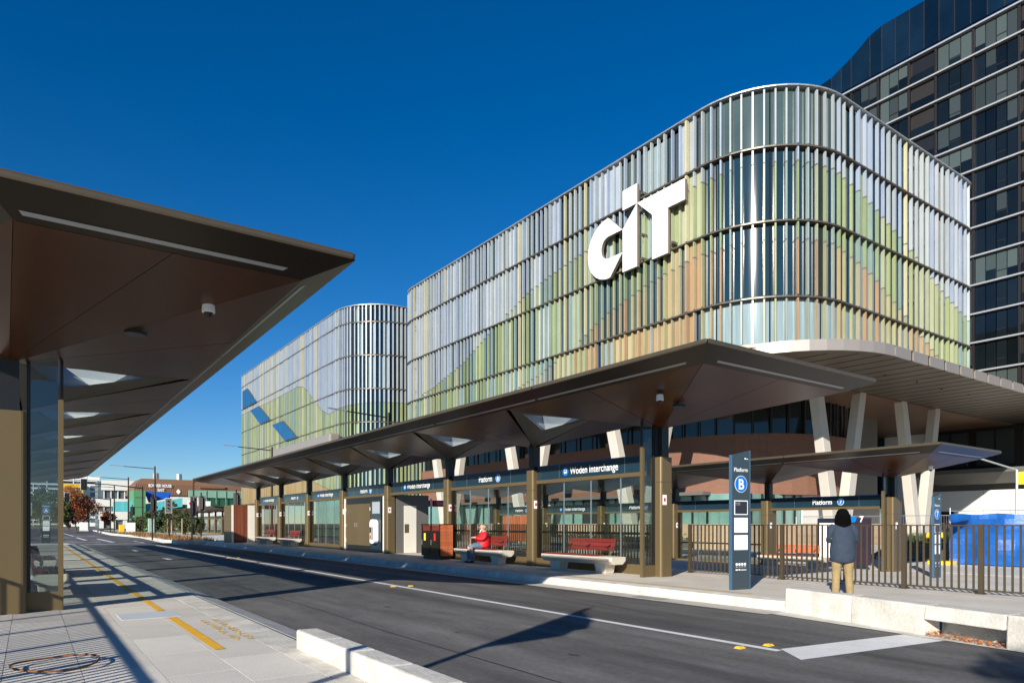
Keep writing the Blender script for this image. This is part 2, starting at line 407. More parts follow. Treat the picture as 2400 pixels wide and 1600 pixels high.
# painted markings
Z1 = -0.196
def line(name, x, y0, y1, wd, m=M['paint'], z=Z1, par=None, x2=None):
    x2 = x if x2 is None else x2
    return sheet(name, [(x - wd / 2, y0), (x + wd / 2, y0), (x2 + wd / 2, y1), (x2 - wd / 2, y1)], z, m, par or road)
line('lane_line', 7.6, 5.0, 55.9, 0.13)
line('dash_line', 5.03, 32.9, 34.4, 0.22)
line('dash_line', 5.03, 44, 46, 0.18)
sheet('stop_line', [(7.3, 4.52), (10.42, 4.1), (10.42, 4.68), (7.72, 5.06)], Z1, M['paint'], road)
sheet('stop_line', [(3.4, 60.0), (7.5, 60.6), (7.5, 61.1), (3.4, 60.5)], Z1, M['paint'], junction)
for (x0, x1, y0, y1) in ((-4, 3, 57.5, 57.75), (-2, 5, 68, 68.4), (-3, 4, 72, 72.3), (4.2, 4.5, 75, 90), (1.2, 1.45, 70, 110), (5.6, 5.9, 66, 82), (-1.5, 3.5, 88, 88.8), (0.5, 6.5, 96, 97), (4.4, 4.6, 100, 130), (7.6, 7.75, 63, 70)):
    sheet('crossing_line', [(x0, y0), (x1, y0), (x1, y1), (x0, y1)], Z1, M['paint'], junction)
for x, y in ((7.43, 15.65), (7.84, 15.5), (7.36, 5.4), (7.82, 5.3), (7.43, 33), (7.85, 32.8)):
    MB().hexa([(x - .06, y - .05, -.2), (x + .06, y - .05, -.2), (x + .06, y + .05, -.2), (x - .06, y + .05, -.2), (x - .04, y - .03, -.175), (x + .04, y - .03, -.175), (x + .04, y + .03, -.175), (x - .04, y + .03, -.175)]).build('raised_marker', M['mark'], road)
# bitumen joint and crack seal lines in the asphalt
seal = mat('bitumen_seal', (0.022, 0.021, 0.02), 0.5, var=0.15)
for pts in ([(8.9, 8.3), (9.4, 11.2), (10.0, 13.4)], [(4.3, 5.2), (4.25, 9.0), (4.33, 13.0), (4.28, 20.0)]):
    b = MB()
    for (xa, ya), (xb, yb) in zip(pts, pts[1:]):
        b.face([(xa, ya, Z1 - .001), (xa + .025, ya, Z1 - .001), (xb + .025, yb, Z1 - .001), (xb, yb, Z1 - .001)])
    b.build('crack_seal', seal, road)

# ---- left footpath: slabs with joints
foot = struct(MB().box(-9, 2.2, -12, 58, -0.4, -0.012).build('footpath', M['joint']))
PV = {}
def paver(w, l):
    if (w, l) not in PV:
        b = MB().box(0.003, w - 0.003, 0.003, l - 0.003, -0.03, 0.0)
        PV[(w, l)] = b.build('paving_slab', M['paver']).data
        bpy.data.objects.remove(bpy.data.objects['paving_slab'])
    return PV[(w, l)]
def lay(parent, x0, nx, y0, ny, w, l, stag):
    for i in range(nx):
        for j in range(ny):
            o = bpy.data.objects.new('paving_slab', paver(w, l)); COL.objects.link(o); o.parent = parent
            o.location = (x0 + i * w, y0 + j * l + (stag * l if i % 2 else 0), random.uniform(-0.001, 0.001))
lay(foot, -2.6, 8, 2.0, 24, 0.6, 1.2, 0.5)
rest = MB()
for i in range(3):
    for j in range(40): rest.box(-2.6 - (i + 1) * 0.9 + 0.003, -2.6 - i * 0.9 - 0.003, 1 + j * 1.4 + .003, 1 + (j + 1) * 1.4 - .003, -0.03, 0)
for i in range(8):
    for j in range(20): rest.box(-2.6 + i * .6 + .003, -2.6 + (i + 1) * .6 - .003, 31.4 + j * 1.3 + .003, 31.4 + (j + 1) * 1.3 - .003, -0.03, 0)
rest.build('paving_slabs', M['paver'], foot, kind='stuff')
# pale cover plate, yellow line and worn stencil marks
box('cover_plate', 1.08, 1.86, 11.15, 11.9, -0.01, 0.004, mat('cover_plate_metal', (0.55, 0.58, 0.60), 0.5, var=0.06), foot)
line('yellow_line', 1.71, 7.95, 11.08, 0.11, M['yellow'], 0.006, foot)
line('yellow_line', 1.70, 11.98, 50, 0.10, M['yellow'], 0.006, foot, x2=1.70)
ym = mat('worn_yellow_paint', (0.80, 0.50, 0.06), 0.7, var=0.3, scale=20)
rs = random.Random(3)
for row in range(2):
    for k in range(11):
        y = 10.5 - k * 0.19 - row * 0.02; x = 1.97 + row * 0.15
        b = MB()
        for q in range(2):
            if rs.random() < 0.75:
                yy = y - q * 0.07; b.face([(x + rs.uniform(0, .03), yy, .005), (x + rs.uniform(.08, .11), yy, .005), (x + rs.uniform(.08, .11), yy - rs.uniform(.02, .035), .005), (x + rs.uniform(0, .03), yy - rs.uniform(.02, .035), .005)])
        if rs.random() < 0.8:
            xx = x + rs.choice((0.0, .045, .09)); b.face([(xx, y, .0055), (xx + .022, y, .0055), (xx + .022, y - .13, .0055), (xx, y - .13, .0055)])
        if b.v: b.build('stencil_mark', ym, foot)
# left kerb: flat strip, slot drain, sloped edge, raised blocks close by
kl = struct(MB().box(2.2, 2.95, -12, 58, -0.6, -0.16).build('kerb_left', M['kerb']))
y = -2.0
while y < 56:
    l = 1.0 if y < 30 else 2.0
    if y < 40:
        box('kerb_stone', 2.206, 2.58, y + .004, y + l - .004, -0.2, 0.0, M['kerb'], kl)
        MB().hexa([(2.63, y + .004, -.2), (3.12, y + .004, -.2), (3.12, y + l - .004, -.2), (2.63, y + l - .004, -.2), (2.63, y + .004, -.005), (3.08, y + .004, -.13), (3.08, y + l - .004, -.13), (2.63, y + l - .004, -.005)]).build('kerb_stone', M['kerb'], kl)
    else:
        MB().hexa([(2.206, y, -.2), (3.12, y, -.2), (3.12, y + l - .01, -.2), (2.206, y + l - .01, -.2), (2.206, y, 0), (3.08, y, -.13), (3.08, y + l - .01, -.13), (2.206, y + l - .01, 0)]).build('kerb_stone', M['kerb'], kl)
    y += l
box('slot_drain', 2.581, 2.629, -2, 56, -0.19, -0.009, M['black'], kl)
ys = [7.55, 6.74, 5.95, 5.16, 4.36, 3.56, 2.76, 1.96, 1.1, 0.2]
for a, b_ in zip(ys, ys[1:]):
    o = MB().hexa([(2.41, b_ + .008, -.02), (2.70, b_ + .008, -.15), (2.70, a - .008, -.15), (2.41, a - .008, -.02), (2.41, b_ + .008, .21), (2.66, b_ + .008, .205), (2.66, a - .008, .205), (2.41, a - .008, .21)]).build('raised_kerb_block', M['kerb'], kl, bevel=0.022)

# ---- right platform
plat = struct(MB().box(11.25, 16.2, -12, 56, -0.6, -0.012).build('platform', mat('slab_joint', (0.30, 0.28, 0.25), 0.9, var=0.1)))
for i in range(3):
    for j in range(27):
        o = MB().box(11.25 + i * 1.65 + .004, 11.25 + (i + 1) * 1.65 - .004, -8 + j * 2.4 + .004, -8 + (j + 1) * 2.4 - .004, -0.04, random.uniform(-.0015, .0015)).build('platform_slab', M['slab'], plat)
kr = struct(MB().box(10.98, 11.25, 7.1, 56, -0.6, -0.10).build('kerb_right', M['kerb']))
y = 7.15
while y < 55.5:
    MB().hexa([(10.95, y + .003, -.25), (11.246, y + .003, -.25), (11.246, y + 1.6 - .003, -.25), (10.95, y + 1.6 - .003, -.25), (11.03, y + .003, -.012), (11.246, y + .003, .003), (11.246, y + 1.6 - .003, .003), (11.03, y + 1.6 - .003, -.012)]).build('kerb_stone', M['kerb'], kr, bevel=0.02)
    y += 1.6
# gutter dish beside the kerb
struct(MB().face([(10.42, 7.1, -.190), (10.96, 7.1, -.186), (10.96, 56, -.186), (10.42, 56, -.190)]).build('gutter', mat('gutter_concrete', (0.50, 0.46, 0.40), 0.75, var=0.15, scale=1.2, fine=0.08)))
struct(MB().face([(9.35, 0, -.190), (9.75, 0, -.186), (10.95, 7.1, -.186), (10.55, 7.1, -.190)]).build('gutter', M['kerb']))
line('yellow_line', 11.55, 8.2, 15.2, 0.10, mat('worn_platform_yellow', (0.62, 0.44, 0.16), 0.7, var=0.25, scale=4), 0.006, plat)
line('yellow_line', 11.55, 15.2, 50, 0.10, M['yellow'], 0.006, plat)
# raised kerb with a side-entry drain opening
kw = struct(MB().face([(9.5, -3, -.45), (11.3, -3, -.45), (11.3, 7.1, -.45), (10.9, 7.1, -.45)]).build('kerb_raised', M['kerb']))
kp = [(10.92, 7.1), (10.62, 5.75), (10.26, 4.5), (9.98, 3.42), (9.72, 2.3), (9.5, 1.1), (9.3, 0.0)]
def kseg(p, q, z0, z1, g=.006, wd=.34, off=0):
    d = Vector((q[0] - p[0], q[1] - p[1], 0)).normalized(); n = Vector((-d.y, d.x, 0))
    if n.x < 0: n = -n
    a = Vector((*p, 0)) + d * g + n * off; b_ = Vector((*q, 0)) - d * g + n * off
    s = n * 0.035
    return [(a + Vector((0, 0, z0)))[:], (b_ + Vector((0, 0, z0)))[:], (b_ + n * wd + Vector((0, 0, z0)))[:], (a + n * wd + Vector((0, 0, z0)))[:],
            (a + s + Vector((0, 0, z1)))[:], (b_ + s + Vector((0, 0, z1)))[:], (b_ + n * wd + Vector((0, 0, z1)))[:], (a + n * wd + Vector((0, 0, z1)))[:]]
for i, (p, q) in enumerate(zip(kp, kp[1:])):
    if i == 2:
        MB().hexa(kseg(p, q, 0.035, .235)).build('drain_lintel', M['kerb'], kw, bevel=.018)
        MB().hexa(kseg(p, q, -.4, .03, g=-.05, wd=.12, off=.42)).build('drain_back', M['kerb'], kw)
        MB().hexa(kseg(p, q, -.24, -.198, g=-.04, wd=.5, off=0.0)).build('drain_floor', M['kerb'], kw)
    else:
        MB().hexa(kseg(p, q, -.4, .235)).build('raised_kerb_block', M['kerb'], kw, bevel=.022)
# dry leaves caught in the drain
lb = MB(); rl = random.Random(5)
for k in range(420):
    t = rl.random(); x = kp[2][0] + (kp[3][0] - kp[2][0]) * t + rl.uniform(-.02, .30); yy = kp[2][1] + (kp[3][1] - kp[2][1]) * t + rl.uniform(-.03, .03)
    z = -.195 + abs(rl.gauss(0, .03)); s = rl.uniform(.012, .028); a = rl.uniform(0, 6.3); tl = rl.uniform(-.6, .6)
    d1 = Vector((math.cos(a), math.sin(a), tl)) * s; d2 = Vector((-math.sin(a), math.cos(a), rl.uniform(-.6, .6))) * s * .7; c = Vector((x, yy, z))
    lb.face([(c - d1)[:], (c - d2)[:], (c + d1)[:], (c + d2)[:]])
o = lb.build('dry_leaves', M['ldry'], kind='stuff'); o['label'] = 'orange-brown dry leaves caught in the kerb drain opening'; o['category'] = 'leaves'

# ---- ground behind the fence, the second platform and far verges
struct(MB().box(16.2, 90, -30, 200, -0.9, -0.5).build('plaza', mat('plaza_joint', (0.25, 0.24, 0.22), 0.9)))
pz = bpy.data.objects['plaza']
for i in range(5):
    for j in range(16):
        MB().box(16.25 + i * 2.4 + .01, 16.25 + (i + 1) * 2.4 - .01, -4 + j * 3.0 + .01, -4 + (j + 1) * 3.0 - .01, -.53, -.488).build('plaza_slab', M['plaza'], pz)
MB().box(28.4, 60, -4, 60, -.53, -.49).build('plaza_slab_field', M['plaza'], pz)
MB().box(16.25, 28.3, 44.1, 150, -.53, -.49).build('plaza_slab_field', M['plaza'], pz)
vg = struct(MB().prism([(11.45, 56.4), (16.2, 56.4), (16.2, 170), (11.3, 170), (9.2, 106), (10.2, 84), (9.2, 62.5)], -0.5, -0.06).build('verge', M['dirt']))
def kpath(name, pts, wd, z0, z1, parent):
    for (xa, ya), (xb, yb) in zip(pts, pts[1:]):
        d = Vector((xb - xa, yb - ya, 0)).normalized(); n = Vector((-d.y, d.x, 0)) * wd
        MB().hexa([(xa, ya, z0), (xb, yb, z0), (xb + n.x, yb + n.y, z0), (xa + n.x, ya + n.y, z0), (xa, ya, z1), (xb, yb, z1), (xb + n.x, yb + n.y, z1), (xa + n.x, ya + n.y, z1)]).build(name, M['kerb'], parent)
kpath('verge_kerb', [(11.0, 170), (9.15, 106), (10.15, 84), (9.15, 62.5), (11.4, 56.4)], .35, -.3, 0.02, vg)
box('verge_path', 12.9, 16.2, 56.4, 170, -.3, -.03, M['plaza'], vg)
box('kerb_ramp', 9.0, 11.2, 56.3, 58.4, -.3, .10, M['kerb'], vg, bevel=.06)
vl = struct(MB().prism([(-40, 60), (-2.5, 60), (-1.2, 75), (-3, 120), (-2, 300), (-40, 300)], -.5, -.07).build('verge_left', M['grass']))
kpath('verge_kerb', [(-2.5, 60), (-1.2, 75), (-3, 120), (-2, 300)], .4, -.3, 0.02, vl)
struct(MB().box(-45, 80, 165, 900, -0.79, -0.4).build('far_ground', M['grass']))

# ================================================================== PLATFORM SHELTERS
def inset(poly, wd):
    n = len(poly); out = []
    area = sum(poly[i][0] * poly[(i + 1) % n][1] - poly[(i + 1) % n][0] * poly[i][1] for i in range(n))
    sg = 1 if area > 0 else -1
    L = []
    for i in range(n):
        a = Vector(poly[i]); b = Vector(poly[(i + 1) % n]); d = (b - a).normalized(); nn = Vector((-d.y, d.x)) * sg
        L.append((a + nn * wd, d))
    for i in range(n):
        (p, d), (q, e) = L[i - 1], L[i]
        den = d.x * e.y - d.y * e.x; t = ((q.x - p.x) * e.y - (q.y - p.y) * e.x) / den
        out.append((p.x + d.x * t, p.y + d.y * t))
    return out

def shelter(label, xc, sx, ycols, y0, y1, zb, bays, chamfer=None, wells=True, detail=True, endscreen=True, DB=2.46, cw=.22):
    T_ = thing('platform_shelter', label, 'bus shelter', (xc, ycols[0], zb))
    W = lambda d, y, z: (xc + sx * d, y, zb + z)
    def bx(name, d0, d1, ya, yb, z0, z1, m, par=T_, bevel=0):
        x = sorted((xc + sx * d0, xc + sx * d1)); return box(name, x[0], x[1], ya, yb, zb + z0, zb + z1, m, par, bevel)
    DR, ZT, ZS, ZC_ = -3.55, 4.73, 4.43, 3.85
    P = [(DR, y0)] + (chamfer or [(DB, y0)]) + [(DB, y1), (DR, y1)]
    I = inset(P, 0.5); n = len(P)
    # --- roof sheet with light wells
    mids = [y0] + [(a + b) / 2 for a, b in zip(ycols, ycols[1:])] + [y1]
    I0y = I[0][1]; I1y = I[-1][1]
    bnd = [I0y] + mids[1:-1] + [I1y]
    dr, db = I[0][0], I[-2][0]
    top = MB(); well = []
    for i, yc in enumerate(ycols):
        yn, yf = mids[i], mids[i + 1]
        if i == 0:
            top.face([W(d, y, ZT - .03) for d, y in [P[0]] + P[1:-2] + [(DB, yf), (DR, yf)]])
            continue
        if wells:
            A = Vector(W(dr + .15, yn, ZS)); B = Vector(W(0.0, yn, ZS)); C = Vector(W(-.14, yc - .14, ZC_)); ce = (A + B + C) / 3
            A2, B2 = A.lerp(ce, .34), B.lerp(ce, .20); C2 = C.lerp((A + B) / 2, .50)
            for q in (A2, B2, C2): q.z += .06
            well.append((A, B, C, A2, B2, C2))
            zz = Vector((0, 0, .01))
            p0, p1, p2, p3 = [Vector(W(d, y, ZT - .03)) for d, y in ((DR, yn), (DB, yn), (DB, yf), (DR, yf))]
            a, b, c = [Vector((q.x, q.y, zb + ZT - .03)) for q in (A2, B2, C2)]
            well[-1] = well[-1] + ((a, b, c),)
            top.face([p0, p1, b, a]); top.face([p1, p2, c, b]); top.face([p2, p3, c]); top.face([p3, p0, a, c])
        else: top.face([W(d, y, ZT - .03) for d, y in ((DR, yn), (DB, yn), (DB, yf), (DR, yf))])
    roof = top.build('roof', M['nose'], T_)
    # --- fascia, nosing, light strips
    for i in range(n):
        j = (i + 1) % n; a, b, c, d = P[i], P[j], I[j], I[i]
        MB().face([W(*a, ZT - .1), W(*b, ZT - .1), W(*c, ZS), W(*d, ZS)]).build('fascia', M['bronze_d'], roof)
        ln = math.hypot(b[0] - a[0], b[1] - a[1]); k = max(1, round(ln / 5.5))
        for q in range(k):
            t0, t1 = q / k, (q + 1) / k
            L = lambda p, r, t: (p[0] + (r[0] - p[0]) * t, p[1] + (r[1] - p[1]) * t)
            e = 0.004 / ln * 2
            pa, pb = L(a, b, t0 + e), L(a, b, t1 - e); ia, ib = L(inset(P, .13)[i], inset(P, .13)[j], t0 + e), L(inset(P, .13)[i], inset(P, .13)[j], t1 - e)
            MB().hexa([W(*pa, ZT - .105), W(*pb, ZT - .105), W(*ib, ZT - .105), W(*ia, ZT - .105), W(*pa, ZT), W(*pb, ZT), W(*ib, ZT), W(*ia, ZT)]).build('nosing', M['nose'], roof, bevel=.035)
            if detail:
                s0, s1 = .70, .82; m0 = max(t0 + e * 4, .02) if q == 0 else t0 + .06 / ln; m1 = t1 - .06 / ln
                if q == 0: m0 = .44 / ln
                if q == k - 1: m1 = 1 - (.44 if not (chamfer and i == 0) else .16) / ln
                def fp(t, s): u, v = L(a, b, t), L(d, c, t); z = (ZT - .1) + (ZS - ZT + .1) * s; return W(u[0] + (v[0] - u[0]) * s, u[1] + (v[1] - u[1]) * s, z - .006)
                MB().face([fp(m0, s0), fp(m1, s0), fp(m1, s1), fp(m0, s1)]).build('light_strip', M['strip'], roof)
    # --- folded soffit, one object per panel
    def panel(pts, m):
        c = sum((Vector(p) for p in pts), Vector()) / len(pts)
        pts = [Vector(p) + (c - Vector(p)).normalized() * .016 for p in pts]
        up = Vector((0, 0, .02))
        MB().loft([[p[:] for p in pts], [(p + up)[:] for p in pts]]).build('soffit_panel', m, roof)
    mid = lambda a, b: tuple((p + q) / 2 for p, q in zip(a, b))
    for i, yc in enumerate(ycols):
        yn, yf = bnd[i], bnd[i + 1]; C = W(0, yc, ZC_)
        RN, RF, BN, BF = W(dr, yn, ZS), W(dr, yf, ZS), W(db, yn, ZS), W(db, yf, ZS)
        s1, s2 = (M['soffit'], M['soffit_r'])
        h = mid(RN, RF); panel([C, RN, h], s1); panel([C, h, RF], s1)
        h = W(0, yf, ZS); panel([C, RF, h], s2); panel([C, h, BF], s2)
        if i == 0:
            pts = [W(*q, ZS) for q in I[:-2]]
            ring = [BF] + pts[::-1]
            h = mid(ring[0], ring[1]); panel([C, ring[0], h], s1); panel([C, h, ring[1]], s1)
            for a, b in zip(ring[1:], ring[2:]):
                h = mid(a, b); panel([C, a, h], s2); panel([C, h, b], s2)
        else:
            h = mid(BN, BF); panel([C, BF, h], s1); panel([C, h, BN], s1)
            h = W(0, yn, ZS); panel([C, BN, h], s2)
            if not wells: panel([C, h, RN], s2)
    for A, B, C, A2, B2, C2, (a, b, c) in well:
        MB().face([A2, B2, b, a]).face([B2, C2, c, b]).face([C2, A2, a, c]).build('well_kerb', M['strip'], roof)
        MB().face([A, B, B2, A2]).face([B, C, C2, B2]).face([C, A, A2, C2]).build('well_lining', M['wellm'], roof)
        MB().face([A2, B2, C2]).build('skylight', M['skyglass'], roof)
    # --- columns
    for i, yc in enumerate(ycols):
        x = sorted((xc - cw, xc + cw))
        c = MB().prism(rrect(x[0], x[1], yc - .19, yc + .19, .07), zb, zb + 3.1).build('column', M['bronze'], T_)
        box('column_neck', xc - .13, xc + .13, yc - .13, yc + .13, zb + 3.1, zb + 3.95, M['black'], c)
        if detail and not (sx < 0 and i == 0):
            bx('notice_plate', -.17, -.02, yc - .197, yc - .19, 1.86, 2.12, M['white'], c)
            bx('notice_mark', -.13, -.06, yc - .200, yc - .197, 1.95, 2.04, M['red'], c)
            bx('base_joint', -cw - .003, cw + .003, yc - .193, yc + .193, 2.45, 2.456, M['black'], c)
    # --- bays
    for i, (ya, yb) in enumerate(zip(ycols, ycols[1:])):
        kind, txt = bays[i] if i < len(bays) else ('glass', None)
        a, b = ya + .19, yb - .19
        beam = bx('sign_beam', -.03, .10, a, b, 2.77, 3.2, M['navy'], T_)
        bx('beam_cap', -.05, .12, a, b, 3.2, 3.225, M['navy_l'], beam)  # sunlit top edge of the beam, painted as a bright blue strip
        bx('beam_rail', -.07, .13, a, b, 2.66, 2.77, M['bronze'], beam)
        if detail:
            for k in (.22, .78): bx('panel_joint', -.034, .1, a + (b - a) * k, a + (b - a) * k + .008, 2.77, 3.2, M['steel'], beam)
        if txt and sx > 0:
            xf = xc - .034; yc = (a + b) / 2; xd, yd = (0, -1, 0), (0, 0, 1)
            if txt == 'W':
                text('lettering', 'Woden Interchange', .30, M['white'], (xf, yc - .13, zb + 2.885), xd, yd, beam, sx=.86, bold=.008)
                cy = yc + 1.13; cz = zb + 2.98
                o = MB().disc((xf, cy, cz), (1, 0, 0), .135, .006).build('roundel', M['blue'], beam)
                MB().box(xf - .007, xf - .004, cy - .06, cy + .06, cz - .045, cz + .065).build('bus_icon', M['white'], beam)
                MB().box(xf - .009, xf - .007, cy - .045, cy + .045, cz - .01, cz + .045).build('bus_icon_window', M['blue'], beam)
                for q in (-.04, .03): MB().box(xf - .007, xf - .004, cy + q - .008, cy + q + .018, cz - .07, cz - .045).build('bus_icon_wheel', M['white'], beam)
            else:
                text('lettering', 'Platform', .30, M['white'], (xf, yc + .15, zb + 2.885), xd, yd, beam, sx=.86, bold=.008)
                cy = yc - .66; cz = zb + 2.98
                MB().disc((xf, cy, cz), (1, 0, 0), .14, .006).build('roundel', M['white'], beam)
                MB().disc((xf - .002, cy, cz), (1, 0, 0), .125, .006).build('roundel_face', M['blue'], beam)
                text('roundel_letter', txt, .22, M['white'], (xf - .006, cy, cz - .078), xd, yd, beam, bold=.012)
        if kind == 'glass':
            bx('plinth', -.06, .08, a, b, 0.0, .27, M['bronze'], T_)
            npn = 4
            for k in range(npn):
                p0, p1 = a + .08 + (b - a - .16) * k / npn, a + .08 + (b - a - .16) * (k + 1) / npn
                MB().box(min(xc, xc + sx * .012), max(xc, xc + sx * .012), p0 + .004, p1 - .004, zb + .27, zb + 2.66).build('glass_pane', M['glass'], T_)
                if k: bx('pane_joint', -.012, .02, p0 - .012, p0 + .012, .27, 2.66, M['steel'], T_)
            bx('handrail', .05, .10, a, b, 1.07, 1.14, M['black'], T_)
            bx('jamb', -.05, .06, a, a + .07, .27, 2.66, M['bronze_d'], T_); bx('jamb', -.05, .06, b - .07, b, .27, 2.66, M['bronze_d'], T_)
    # --- end screen towards the road
    if endscreen:
        ye = ycols[0] + .05
        es = bx('end_screen_post', -.70, -.63, ye - .05, ye + .05, 0, 3.35, M['bronze'], T_)
        bx('screen_glass', -.63, -.22, ye - .006, ye + .006, .30, 4.0, M['darkpane'], es)
        bx('screen_plinth', -.63, -.22, ye - .04, ye + .04, 0, .30, M['bronze'], es)
        bx('screen_frame', -.70, -.66, ye - .03, ye + .03, 3.35, 4.1, M['black'], es)
        bx('screen_frame', -.27, -.22, ye - .03, ye + .03, .30, 4.1, M['black'], es)
    return T_, bx

YR = [12.33 + 5.5 * k for k in range(8)]
shR, bxR = shelter('long bronze bus shelter with folded timber roof across the road', 13.52, 1, YR, 8.0, 55.5, 0.0,
                   [('glass', 'W'), ('glass', 'B'), ('open', 'W'), ('cabinet', 'B'), ('glass', 'W'), ('glass', 'B'), ('glass', 'W')])
YL = [13.05 + 5.5 * k for k in range(8)]
shL, bxL = shelter('near bronze bus shelter with timber soffit at the left edge', -.25, -1, YL, 8.0, 55.3, 0.0,
                   [('glass', None)] * 7, chamfer=[(.18, 8.0), (2.46, 12.2)])
Y7 = [13.2 + 5.5 * k for k in range(6)]
sh7, bx7 = shelter('bronze bus shelter behind the platform fence, signed platform 7', 27.6, 1, Y7, 10.0, 44.0, -.70,
                   [('open', '7'), ('glass', None), ('glass', '7'), ('open', 'W'), ('glass', '7')], wells=False, DB=1.35, cw=.36)
YF = [121 + 5.5 * k for k in range(8)]
sh8, bx8 = shelter('distant bronze bus shelter beyond the far end of the road', 27.6, 1, YF, 117.0, 163.0, -.5, [('glass', None)] * 7, wells=False, detail=False, endscreen=False)

# bay fittings of the long shelter (fixed parts)
cab = bxR('service_cabinet', -.06, .5, YR[3] + .75, YR[4] - .22, .12, 2.66, M['black'], shR)
d1 = bxR('cabinet_door', -.085, -.06, YR[3] + 2.0, YR[4] - .40 - 1.35, .3, 2.35, M['bronze'], cab)
d2 = bxR('cabinet_door', -.085, -.06, YR[4] - .40 - 1.34, YR[4] - .40, .3, 2.35, M['bronze'], cab)
bxR('door_pull', -.12, -.085, YR[4] - 1.64, YR[4] - 1.60, 1.2, 1.42, M['steel'], d1); bxR('door_pull', -.12, -.085, YR[4] - 1.86, YR[4] - 1.82, 1.2, 1.42, M['steel'], d2)
for z in (.45, 1.2, 2.0):
    bxR('hinge', -.10, -.085, YR[3] + 1.98, YR[3] + 2.03, z, z + .16, M['white'], cab); bxR('hinge', -.10, -.085, YR[4] - .43, YR[4] - .38, z, z + .16, M['white'], cab)
bxR('cabinet_plinth', -.05, .5, YR[3] + .75, YR[4] - .22, 0, .12, M['black'], shR)
for yy in (YR[3] + .55, YR[4] - .22): bxR('pale_jamb', -.10, .3, yy - .13, yy, 0, 2.66, M['offwhite'], shR)
hp = bxR('help_point_panel', -.085, -.06, YR[3] + .80, YR[3] + 1.90, .16, 2.45, M['navy'], shR)
bxR('timetable_screen', -.095, -.085, YR[3] + .9, YR[3] + 1.75, 1.85, 2.40, mat('pale_screen', (.35, .38, .42), .3, var=.05), hp)
b = MB(); yc_ = YR[3] + 1.30; pts = []
for k in range(13):
    t = math.pi * k / 12; pts.append((yc_ + .30 * math.cos(t), 1.40 + .18 * math.sin(t)))
for k in range(13):
    t = math.pi + math.pi * k / 12; pts.append((yc_ + .30 * math.cos(t), .60 + .18 * math.sin(t)))
b.loft([[(13.43, y, z) for y, z in pts], [(13.20, yc_ + (y - yc_) * .9, z) for y, z in pts]])
pod = b.build('help_point_pod', M['white'], shR, bevel=.03)
bxR('pod_recess', -.335, -.32, yc_ - .2, yc_ + .2, .62, 1.22, M['greyp'], pod); bxR('pod_screen', -.345, -.335, yc_ + .02, yc_ + .18, .95, 1.2, M['screen'], pod)
bxR('pod_button', -.35, -.335, yc_ + .06, yc_ + .14, .83, .90, M['yellow_p'], pod); bxR('pod_button', -.35, -.335, yc_ + .06, yc_ + .14, .70, .80, M['red'], pod)
# fin wall with a pale door in the open bay
fw = bxR('store_wall', .24, 1.9, YR[3] - .2, YR[3] - .05, 0, 2.7, M['greyclad'], shR)
bxR('store_door', .62, 1.25, YR[3] - .225, YR[3] - .2, .02, 2.2, M['offwhite'], fw); bxR('door_plate', .64, .86, YR[3] - .235, YR[3] - .225, .95, 1.35, M['bronze'], fw)
# end wall and timber box at the far end
bxR('end_wall', -.62, .25, 51.5, 54.2, 0, 2.7, M['offwhite'], shR)
tb = bxR('timber_box', -1.55, -.62, 51.5, 54.2, .15, 2.7, M['slat_b'], shR); bxR('side_panel', -1.60, -1.552, 51.62, 54.2, 0, 2.7, M['bronze'], shR)
for k in range(10): bxR('timber_board', -1.55 + k * .093 + .004, -1.55 + (k + 1) * .093 - .004, 51.47, 51.5, .15, 2.7, M['slat_b'], tb)
bxR('box_plinth', -1.5, -.62, 51.55, 54.2, 0, .15, M['black'], shR); bxR('corner_trim', -1.66, -1.552, 51.46, 51.6, 0, 2.7, M['offwhite'], shR)
# timber clad box inside the second shelter
tb7 = bx7('timber_box', -.9, .6, 35.9, 38.8, .9, 2.6, M['slat_o'], sh7)
for k in range(16): bx7('timber_board', -.93, -.9, 35.9 + k * .181 + .006, 35.9 + (k + 1) * .181 - .006, .9, 2.6, M['slat_o'], tb7)
pw7 = bx7('map_panel', -.06, .04, 14.6, 16.3, .5, 2.3, M['screen'], sh7)
bx7('map_sheet', -.07, -.06, 15.55, 16.2, .65, 2.1, M['white'], pw7); p7 = bx7('platform_panel', -.10, -.06, 14.0, 14.95, .4, 2.3, mat('plum_panel', (.03, .02, .035), .4), pw7)
MB().disc((27.49, 14.72, 1.55), (1, 0, 0), .13, .01).build('roundel', M['blue'], p7); text('lettering', '7', .34, M['white'], (27.488, 14.38, 1.44), (0, -1, 0), (0, 0, 1), p7, bold=.02)

# dome cameras and speakers hang from the soffits
def dome(label, x, y, z):
    t = thing('security_camera', label, 'camera', (x, y, z))
    MB().tube([(x, y, z + .16), (x, y, z + .02)], [.075, .085], seg=20).build('housing', M['white'], t, smooth=False, bevel=.012)
    MB().ell((x, y, z + .02), .06, .06, .06).build('dome', M['black'], t, smooth=True)
def sofz(xc, yc, zb, x, y, yn, yf, sx=1):
    u = min(1, max(abs(x - xc) / 3.05, (yc - y) / (yc - yn) if y < yc else (y - yc) / (yf - yc))); return zb + 3.85 + .58 * u
dome('white dome camera under the near left canopy', 1.95, 9.75, 4.16)
dome('white dome camera under the canopy end across the road', 11.35, 10.4, 4.06)
dome('white dome camera under the platform 7 canopy corner', 26.6, 11.4, 3.30)
for lb_, x, y, z, xc in (('round black speaker in the near left soffit', 1.25, 11.1, 4.10, 0), ('round black speaker in the soffit across the road', 12.1, 10.5, 4.05, 0),
                         ('round black speaker in the platform 7 soffit', 25.9, 12.4, 3.30, 0)):
    s = MB().disc((x, y, z), (0.08, 0.0, 1), .15, .05, seg=20).build('speaker', M['black']); tag(s, lb_, 'speaker')

